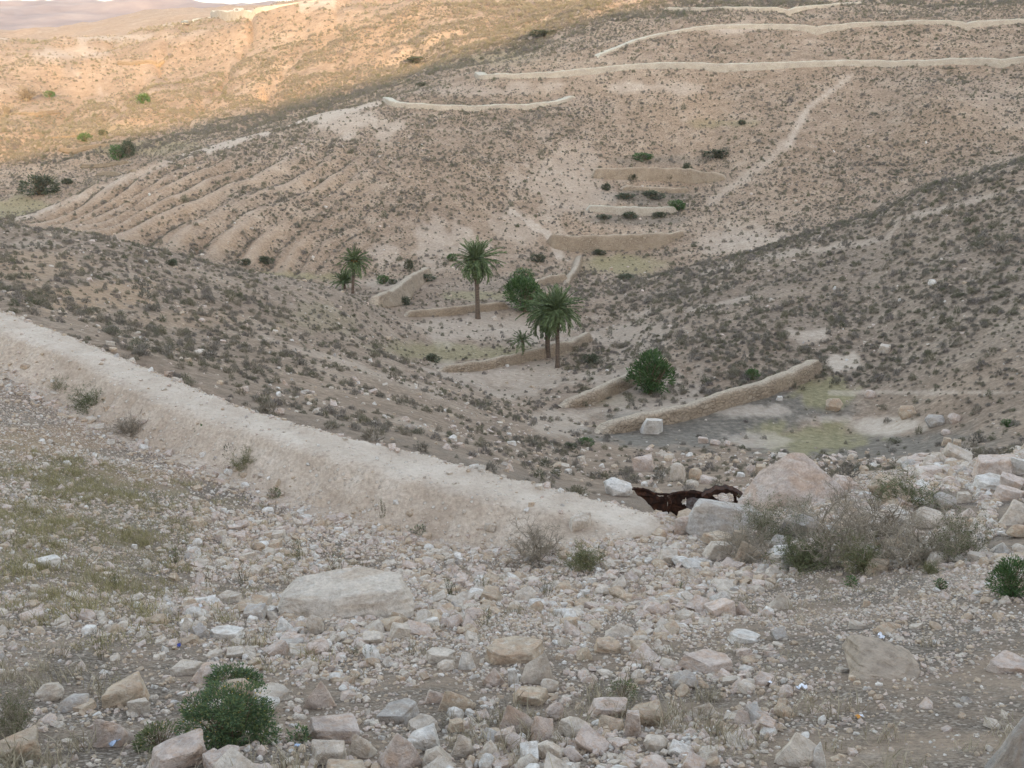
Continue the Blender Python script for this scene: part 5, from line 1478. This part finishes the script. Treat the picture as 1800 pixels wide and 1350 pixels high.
# ------------------------------------------------------------------ palms
def frond_mesh(seed, droop, mat, n=34):
    """one feather leaf of unit length growing along +X and arching down"""
    r = np.random.default_rng(seed)
    acc = Acc()
    t = np.linspace(0, 1, 9)
    ang = .15 - droop * t ** 1.4
    dx = np.cos(ang); dz = np.sin(ang)
    px = np.concatenate([[0], np.cumsum((dx[1:] + dx[:-1]) / 2)]) / 8
    pz = np.concatenate([[0], np.cumsum((dz[1:] + dz[:-1]) / 2)]) / 8
    acc.add(*tube(np.stack([px, 0 * px, pz], 1), list(.014 * (1 - .85 * t)), 3))
    q = np.linspace(.14, 1, n)
    P, D, Ls = [], [], []
    for s in (-1, 1):
        for tt in q:
            x_ = np.interp(tt, t, px); z_ = np.interp(tt, t, pz); a_ = np.interp(tt, t, ang)
            f = np.array([math.cos(a_), 0, math.sin(a_)])
            up_ = np.array([-math.sin(a_), 0, math.cos(a_)])
            D.append(f * (.55 + .5 * tt) + np.array([0, s, 0]) * (.85 - .35 * tt) + up_ * r.uniform(-.05, .35) - np.array([0, 0, .15]))
            P.append([x_, 0, z_]); Ls.append(.19 * (1 - .62 * abs(tt - .4) ** 1.2) * r.uniform(.8, 1.15))
    V, Fq = leaf_quads(np.array(P), np.array(D), np.array(Ls), np.full(len(P), .026), r)
    acc.add(V, Fq)
    return acc.mesh('frond', mat)
FR = [frond_mesh(1, .55, MAT['frond']), frond_mesh(2, .95, MAT['frond']), frond_mesh(3, 1.35, MAT['frond']), frond_mesh(4, .35, MAT['frond'])]
FD = frond_mesh(5, 1.3, MAT['dead_frond'], 22)

def palm(label, u, v, crown_u, crown_v, flen_px, trunk_px, nf, low=-55, dead=6, seed=0, dates=False):
    r = random.Random(seed)
    p = cast(u, v); d = dist(p)
    hgt = (v - crown_v) * d / F * 1.03
    off = (crown_u - u) * d / F
    root = link('palm_tree', None, None, (p[0], p[1], p[2] - .05)); root.empty_display_size = .2
    tag(root, label, 'palm tree')
    rad = trunk_px * d / F / 2
    sides = 12; nseg = max(16, int(hgt / .09)); nseg -= nseg % 2
    V = []
    for i in range(nseg + 1):
        t = i / nseg
        bend = off * (t ** 1.3)
        rr = rad * (1.25 - .35 * min(1, t * 5) * 1 + (.22 * max(0, t - .86) / .14)) * (1.0 + (.07 if i % 2 else -.05))
        for k in range(sides):
            a = 6.2832 * k / sides + (i % 4) * .13
            w_ = rr * (1 + .06 * math.sin(k * 2.6 + i * 1.9))
            V.append((bend + w_ * math.cos(a), w_ * math.sin(a), -.15 + (hgt + .15) * t))
    ix = np.arange((nseg + 1) * sides).reshape(nseg + 1, sides); nx_ = np.roll(ix, -1, 1)
    q = np.stack([ix[:-1], nx_[:-1], nx_[1:], ix[1:]], -1).reshape(-1, 4)
    link('trunk', mesh_np('trunk', V, [q, ix[-1][None, :]], MAT['trunk']), root)
    fl = flen_px * d / F * .96
    for k in range(nf):
        f = (k + .5) / nf
        az_ = k * 2.39996 + r.uniform(-.25, .25)
        el = math.radians(84 + (low - 84) * f ** .85 + r.uniform(-12, 12))
        me = FR[3] if f < .2 else FR[0] if f < .5 else FR[1] if f < .8 else FR[2]
        ln = fl * r.uniform(.72, 1.15) * (1 + .10 * math.cos(az_ - seed)) * (.72 + .36 * min(1, f * 3))
        o = link('frond', me, root, (off + .08 * math.cos(az_), .08 * math.sin(az_), hgt - .12 * f), (r.uniform(-.4, .4), -el, az_), ln)
    for k in range(dead):
        az_ = k * 2.4 + r.uniform(-.3, .3)
        o = link('frond', FD, root, (off, 0, hgt - .2), (r.uniform(-.4, .4), math.radians(r.uniform(62, 80)), az_), fl * r.uniform(.6, .85))
        o['label'] = 'dry brown hanging frond'
    if dates:
        acc = Acc()
        rr2 = np.random.default_rng(seed + 3)
        for k in range(26):
            a = rr2.uniform(0, 6.283)
            b0 = np.array([off, 0, hgt - .05]); t0 = b0 + np.array([math.cos(a) * .45, math.sin(a) * .45, rr2.uniform(-.25, .15)])
            acc.add(*tube([b0, (b0 + t0) / 2 + np.array([0, 0, .12]), t0], [.03, .03, .02], 4))
        link('fruit_stalks', acc.mesh('fruit_stalks', MAT['dates']), root)
    return root
palm('tall single date palm with a full round crown on the middle terrace', 840, 560, 838, 456, 40, 8.5, 120, -62, 16, 1)
palm('front palm of the leaning pair, with its slim bare trunk', 980, 646, 978, 541, 46, 8.0, 110, -56, 12, 2)
palm('rear thicker-trunked palm of the pair, with hanging dry fronds', 963, 628, 960, 545, 42, 9.5, 100, -68, 20, 3)
palm('smallest young palm beside the low curved wall', 922, 634, 918, 596, 21, 5.5, 46, -24, 6, 4)
palm('leaning palm with orange fruit stalks at the foot of the hill', 620, 516, 626, 457, 28, 5.5, 84, -52, 5, 5, True)
palm('bushy stemless palm clump beside the leaning palm', 606, 508, 606, 496, 25, 4, 64, 4, 3, 6)

# ------------------------------------------------------------------ rusty wreck
pw = cast(1222, 905)
pw = np.array([pw[0], 17.6, 0.0])
yw = 17.6
zt = float(vt(902)) * yw
k_ = (yw * CP - zt * SP) / F                                   # metres per photo pixel at the wreck
xw = (1218 - 900) * k_
wreck = link('car_wreck', None, None, (xw, yw, zt), (0, 0, -.15)); wreck.empty_display_size = .2
tag(wreck, 'rusty crumpled car body scrap with a curved wheel arch behind the end of the bank', 'wreck')
def wx(u): return (u - 1218) * k_
def wz(v): return (902 - v) * k_ * 1.08
def sheet(name, outline_top, outline_bot, mat, depth=.012, bulge=.12, seed=0, label=None, yo=0., nx_=46, nz_=20, ragged=.03, holes=0):
    """torn and folded steel sheet between an upper and a lower edge line, with real thickness"""
    ut = np.array(outline_top, float); ub = np.array(outline_bot, float)
    t = np.linspace(0, 1, nx_)
    lin = lambda L_, c: np.interp(t, np.linspace(0, 1, len(L_)), L_[:, c])
    sd = np.linspace(0, 1, nz_)[:, None]
    X = wx(lin(ut, 0) * (1 - sd) + lin(ub, 0) * sd); Z = wz(lin(ut, 1) * (1 - sd) + lin(ub, 1) * sd)
    jag = fbm(X * 9 + seed, 0 * X + 3.1, 200 + seed, 3)
    Z = Z + ragged * jag * (np.exp(-sd * 5) + np.exp(-(1 - sd) * 5))
    fold = np.abs(fbm(X * 3.2 + seed, Z * 4.5, 100 + seed, 2)) * 2 - .5
    Y = yo + bulge * fold + .02 * fbm(X * 14, Z * 14, 120 + seed, 2)
    front = np.stack([X, Y, Z], -1).reshape(-1, 3); back = front + np.array([0, depth, 0])
    ix = np.arange(nx_ * nz_).reshape(nz_, nx_); m_ = nx_ * nz_
    keep_ = np.ones((nz_ - 1, nx_ - 1), bool)
    r_ = random.Random(seed)
    for _ in range(holes):
        ci, cj, ri, rj = r_.randint(3, nz_ - 5), r_.randint(4, nx_ - 6), r_.randint(2, 4), r_.randint(2, 5)
        I_, J_ = np.mgrid[0:nz_ - 1, 0:nx_ - 1]
        keep_ &= ((I_ - ci) / ri) ** 2 + ((J_ - cj) / rj) ** 2 > 1
    q = np.stack([ix[:-1, :-1], ix[1:, :-1], ix[1:, 1:], ix[:-1, 1:]], -1)[keep_]
    ed = np.concatenate([q[:, [0, 1]], q[:, [1, 2]], q[:, [2, 3]], q[:, [3, 0]]])
    key = np.sort(ed, 1); key = key[:, 0] * 100000 + key[:, 1]
    _, inv, cn = np.unique(key, return_inverse=True, return_counts=True)
    rim = ed[cn[inv] == 1]
    rq = np.stack([rim[:, 1], rim[:, 0], rim[:, 0] + m_, rim[:, 1] + m_], -1)
    o = link(name, mesh_np(name, np.vstack([front, back]), [q, q[:, ::-1] + m_, rq], mat, False), wreck)
    if label: o['label'] = label
    return o
def wtube(name, pts, r0, r1, yo=0., label=None, sides=6, jig=.005):
    P = np.array([(wx(u), yo + q * .03, wz(v)) for q, (u, v) in enumerate(pts)])
    sp = np.linspace(0, 1, len(P)); t = np.linspace(0, 1, 22)
    P2 = np.stack([pchip(sp, np.ascontiguousarray(P[:, c]), t) for c in range(3)], 1)
    P2 += jig * np.random.default_rng(len(pts) + int(pts[0][0])).normal(0, 1, P2.shape)
    V, Fq = tube(P2, list(np.linspace(r0, r1, 22)), sides)
    return link(name, mesh_np(name, V, Fq, MAT['rust'], False), wreck)
def band(name, pts, width, thick, yo, drop=0.):
    """curved pressed-steel strip of real width and thickness, like the lip of a wheel arch"""
    P = np.array([(wx(u), 0, wz(v)) for u, v in pts])
    sp = np.linspace(0, 1, len(P)); t = np.linspace(0, 1, 30)
    P = np.stack([pchip(sp, np.ascontiguousarray(P[:, c]), t) for c in range(3)], 1)
    tn = np.gradient(P, axis=0); tn /= np.linalg.norm(tn, axis=1)[:, None]
    nn_ = np.stack([-tn[:, 2], 0 * t, tn[:, 0]], 1)
    rr3 = np.random.default_rng(5)
    th = thick * (1 + .25 * rr3.normal(0, 1, 30))[:, None]
    a_ = P + nn_ * th * .5; b_ = P - nn_ * th * .5
    rows = [a_ + [0, yo, 0], a_ + [0, yo + width, -drop], b_ + [0, yo + width, -drop], b_ + [0, yo, 0]]
    V = np.stack(rows, 1).reshape(-1, 3); ix = np.arange(120).reshape(30, 4); nx2 = np.roll(ix, -1, 1)
    q = np.stack([ix[:-1], nx2[:-1], nx2[1:], ix[1:]], -1).reshape(-1, 4)
    return link(name, mesh_np(name, V, [q, ix[0][None], ix[-1][::-1][None]], MAT['rust'], False), wreck)
sheet('body_panel', [(1112, 864), (1128, 862), (1142, 870), (1158, 876), (1172, 874)], [(1114, 870), (1138, 890), (1156, 908), (1166, 922), (1174, 926)], MAT['rust'], .012, .05, 1, None, 0, 46, 20, .02, 0)
sheet('door_panel', [(1176, 873), (1192, 869), (1212, 866), (1236, 868)], [(1174, 928), (1196, 926), (1216, 918), (1230, 908)], MAT['rust'], .012, .035, 4, None, .10, 46, 20, .015, 1)
sheet('door_skin', [(1205, 878), (1217, 876), (1229, 877)], [(1206, 900), (1218, 904), (1227, 898)], MAT['steel'], .01, .05, 6, 'patch of bare grey metal', .02, 18, 12, .008)
sheet('rear_panel', [(1232, 870), (1244, 872), (1262, 881)], [(1228, 912), (1248, 906), (1270, 896)], MAT['rust'], .012, .05, 8, None, .16, 40, 16, .02, 0)
band('wheel_arch', [(1232, 869), (1243, 863), (1258, 856), (1276, 854), (1292, 860), (1303, 872), (1309, 890)], .26, .085, -.12, .03)
wtube('inner_rail', [(1248, 877), (1266, 882), (1284, 883), (1301, 879)], .03, .025, .05)
wtube('arch_strut', [(1284, 857), (1288, 870), (1294, 888)], .02, .03, .0)
wtube('top_rail', [(1110, 864), (1130, 863), (1150, 872), (1174, 873), (1200, 868), (1236, 869)], .022, .03, -.05)
wtube('door_pillar', [(1168, 872), (1177, 884), (1174, 902), (1173, 926)], .045, .03, -.08)
wtube('bent_bar', [(1170, 873), (1181, 867), (1176, 880)], .015, .012, -.10)
sheet('arch_plate', [(1296, 868), (1303, 876), (1308, 888)], [(1294, 892), (1301, 895), (1308, 897)], MAT['rust'], .02, .06, 9, None, .12, 14, 10, .03)

# ------------------------------------------------------------------ bits of litter
def scrap(label, u, v, size, mat, seed):
    p = cast(u, v); d = dist(p); s = size * .7 * d / F
    r = np.random.default_rng(seed); n = 6
    gx_, gy_ = np.meshgrid(np.linspace(-.5, .5, n), np.linspace(-.4, .4, n))
    gz_ = .25 * r.uniform(-1, 1, gx_.shape); V = np.stack([gx_ + r.normal(0, .05, gx_.shape), gy_ + r.normal(0, .05, gx_.shape), gz_], -1).reshape(-1, 3)
    V2 = V - np.array([0, 0, .03]); ix = np.arange(n * n).reshape(n, n)
    q = np.stack([ix[:-1, :-1], ix[:-1, 1:], ix[1:, 1:], ix[1:, :-1]], -1).reshape(-1, 4)
    rim = np.concatenate([ix[0, :], ix[1:, -1], ix[-1, -2::-1], ix[-2:0:-1, 0]]); m_ = n * n
    rq = np.stack([rim, rim + m_, np.roll(rim, -1) + m_, np.roll(rim, -1)], -1)
    o = link('litter', mesh_np('litter', np.vstack([V, V2]), [q, q[:, ::-1] + m_, rq], mat), None, (p[0], p[1], p[2] + s * .35 + .01), (.3, .2, seed), s)
    tag(o, label, 'litter')
for a in [('crumpled white paper on the fine gravel near the clay wedge', 1548, 1124, 20, MAT['litter_white'], 1), ('white plastic flake in rubble beside the fallen beam block', 1355, 1206, 16, MAT['litter_white'], 2),
          ('torn white wrapper lying under the fine gravel slope', 1408, 1214, 26, MAT['litter_white'], 3), ('pale blue scrap beside the yellow-flowered weed', 202, 1312, 26, MAT['litter_pale_blue'], 4),
          ('blue bottle cap in the rubble behind the round green shrub', 315, 1138, 10, MAT['litter_blue'], 5), ('white scrap in rubble uphill of the flat cream slab', 351, 1070, 14, MAT['litter_white'], 6),
          ('orange-and-white wrapper in dry grass below the clay wedge', 1508, 1264, 13, MAT['litter_orange'], 7), ('small white scrap beside the orange wrapper', 1514, 1262, 10, MAT['litter_white'], 8),
          ('pale blue plastic tip in front of the small grey-green weed', 523, 1316, 14, MAT['litter_pale_blue'], 9)]:
    scrap(*a)

# ------------------------------------------------------------------ labels for the scattered stones and tufts
LM = [(612, 1050, 'the largest tan boulder'), (390, 1250, 'the round green shrub'), (802, 1230, 'the big tan wedge'), (950, 1170, 'the tall propped wedge'), (1240, 1165, 'the fallen beam block'),
      (1595, 1165, 'the clay wedge'), (1275, 910, 'the dusty grey boulder'), (1400, 850, 'the huge pointed boulder'), (1500, 960, 'the dry thicket'), (1744, 850, 'the boulder heap crest'),
      (1018, 930, 'the upright two-tone block'), (1220, 880, 'the rusty wreck'), (197, 1285, 'the pink wedge-shaped rock'), (590, 985, 'the tall bushy weed'), (80, 880, 'the grassy mound'),
      (698, 1320, 'the large pinkish bottom rock'), (912, 1260, 'the large veined rock'), (1112, 1275, 'the upright pink stone'), (1400, 1320, 'the sloping buff bottom rock'), (1772, 1300, 'the tall pointed corner rock'),
      (1309, 1070, 'the lone pinkish gravel stone'), (490, 850, 'the upright ditch stone'), (226, 745, 'the dome-shaped dry bush'), (1465, 712, 'the lone ochre field boulder'), (1610, 740, 'the row of field-edge boulders'),
      (1785, 1020, 'the edge-cut green shrub'), (565, 1220, 'the pale pink pointed rock'), (905, 1155, 'the broad ochre slab'), (1090, 1110, 'the cream wedge'), (425, 1000, 'the narrow green weed'),
      (1145, 660, 'the oleander'), (1420, 640, 'the field wall end'), (840, 500, 'the tall single palm'), (978, 560, 'the pair of palms'), (620, 490, 'the leaning palm'), (1100, 760, 'the near end of the field wall'), (1638, 500, 'the white stone on the dark slope'), (1553, 615, 'the square cream block'),
      (150, 600, 'the upper stretch of the bank'), (450, 724, 'the middle stretch of the bank'), (750, 800, 'the lower stretch of the bank'), (1000, 860, 'the end of the bank')]
used = {o_['label'] for o_ in bpy.data.objects if 'label' in o_.keys()}
def where(u, v):
    q = min(LM, key=lambda m_: math.hypot(u - m_[0], (v - m_[1]) * 1.25))
    du, dv = u - q[0], v - q[1]
    rel = 'below' if dv > abs(du) * .6 else 'above' if -dv > abs(du) * .6 else 'beside'
    return rel, q[2]
for (u, v, o, lb), nt_ in zip(GRASS, ('', 'second ', 'third ', '', 'second ', 'third ')):
    rel, nm = where(u, v)
    o['label'] = f'{nt_}{lb} {rel} {nm}'
ORD = ['', 'second largest ', 'third largest ', 'fourth largest ', 'fifth largest ']
cnt = {}
for u, v, px, o, tint, kind in sorted(ALLROCK, key=lambda t_: -t_[2]):
    if 'label' in o.keys(): 
        continue
    rel, nm = where(u, v)
    body = f'{tint} {SHAPEWORD[kind]} rock {rel} {nm}'
    c_ = cnt.get(body, 0); cnt[body] = c_ + 1
    if c_ < len(ORD):
        o['label'] = ORD[c_] + body if c_ else body
    else:
        o['label'] = f'one of the smaller {body}'
        o['group'] = f'small {tint} rocks near {nm}'
    if c_ == 0: o['_first'] = body
for u, v, px, o, tint, kind in ALLROCK:
    if '_first' in o.keys():
        if cnt[o['_first']] > 1: o['label'] = 'largest ' + o['_first']
        del o['_first']
cnt = {}
for u, v, px, o in sorted(SCRUB, key=lambda t_: -t_[2]):
    rel, nm = where(u, v)
    body = f'low scrub tuft {rel} {nm}'
    c_ = cnt.get(body, 0); cnt[body] = c_ + 1
    o['category'] = 'scrub'
    if c_ < 5:
        o['label'] = (('largest ' if c_ == 0 else ORD[c_]) + body)
    else:
        o['label'] = f'one of the smaller tufts of grey-green scrub {rel} {nm}'
        o['group'] = f'smaller scrub tufts {rel} {nm}'

# ------------------------------------------------------------------ haze
bm = bmesh.new()
bmesh.ops.create_cube(bm, size=1)
hm = bpy.data.meshes.new('haze'); bm.to_mesh(hm); bm.free()
zlo, zhi = float(tv[:, 2].min()) - 60, max(float(tv[:, 2].max()), float(gz.max())) + 12
hz_o = link('haze', hm, None, (0, 0, (zlo + zhi) / 2), None, (18400, 18400, zhi - zlo))
tag(hz_o, None, None, None, 'stuff')
m = bpy.data.materials.new('haze'); m.use_nodes = True
m.node_tree.nodes.clear()
pv = m.node_tree.nodes.new('ShaderNodeVolumePrincipled')
pv.inputs['Color'].default_value = (.80, .82, .93, 1)
pv.inputs['Density'].default_value = .00007
pv.inputs['Anisotropy'].default_value = .2
om = m.node_tree.nodes.new('ShaderNodeOutputMaterial')
m.node_tree.links.new(pv.outputs[0], om.inputs['Volume'])
hm.materials.append(m)
print('objects', len(bpy.data.objects), 'stones', nst, 'scrub', nn, 'zrange', zlo, zhi)
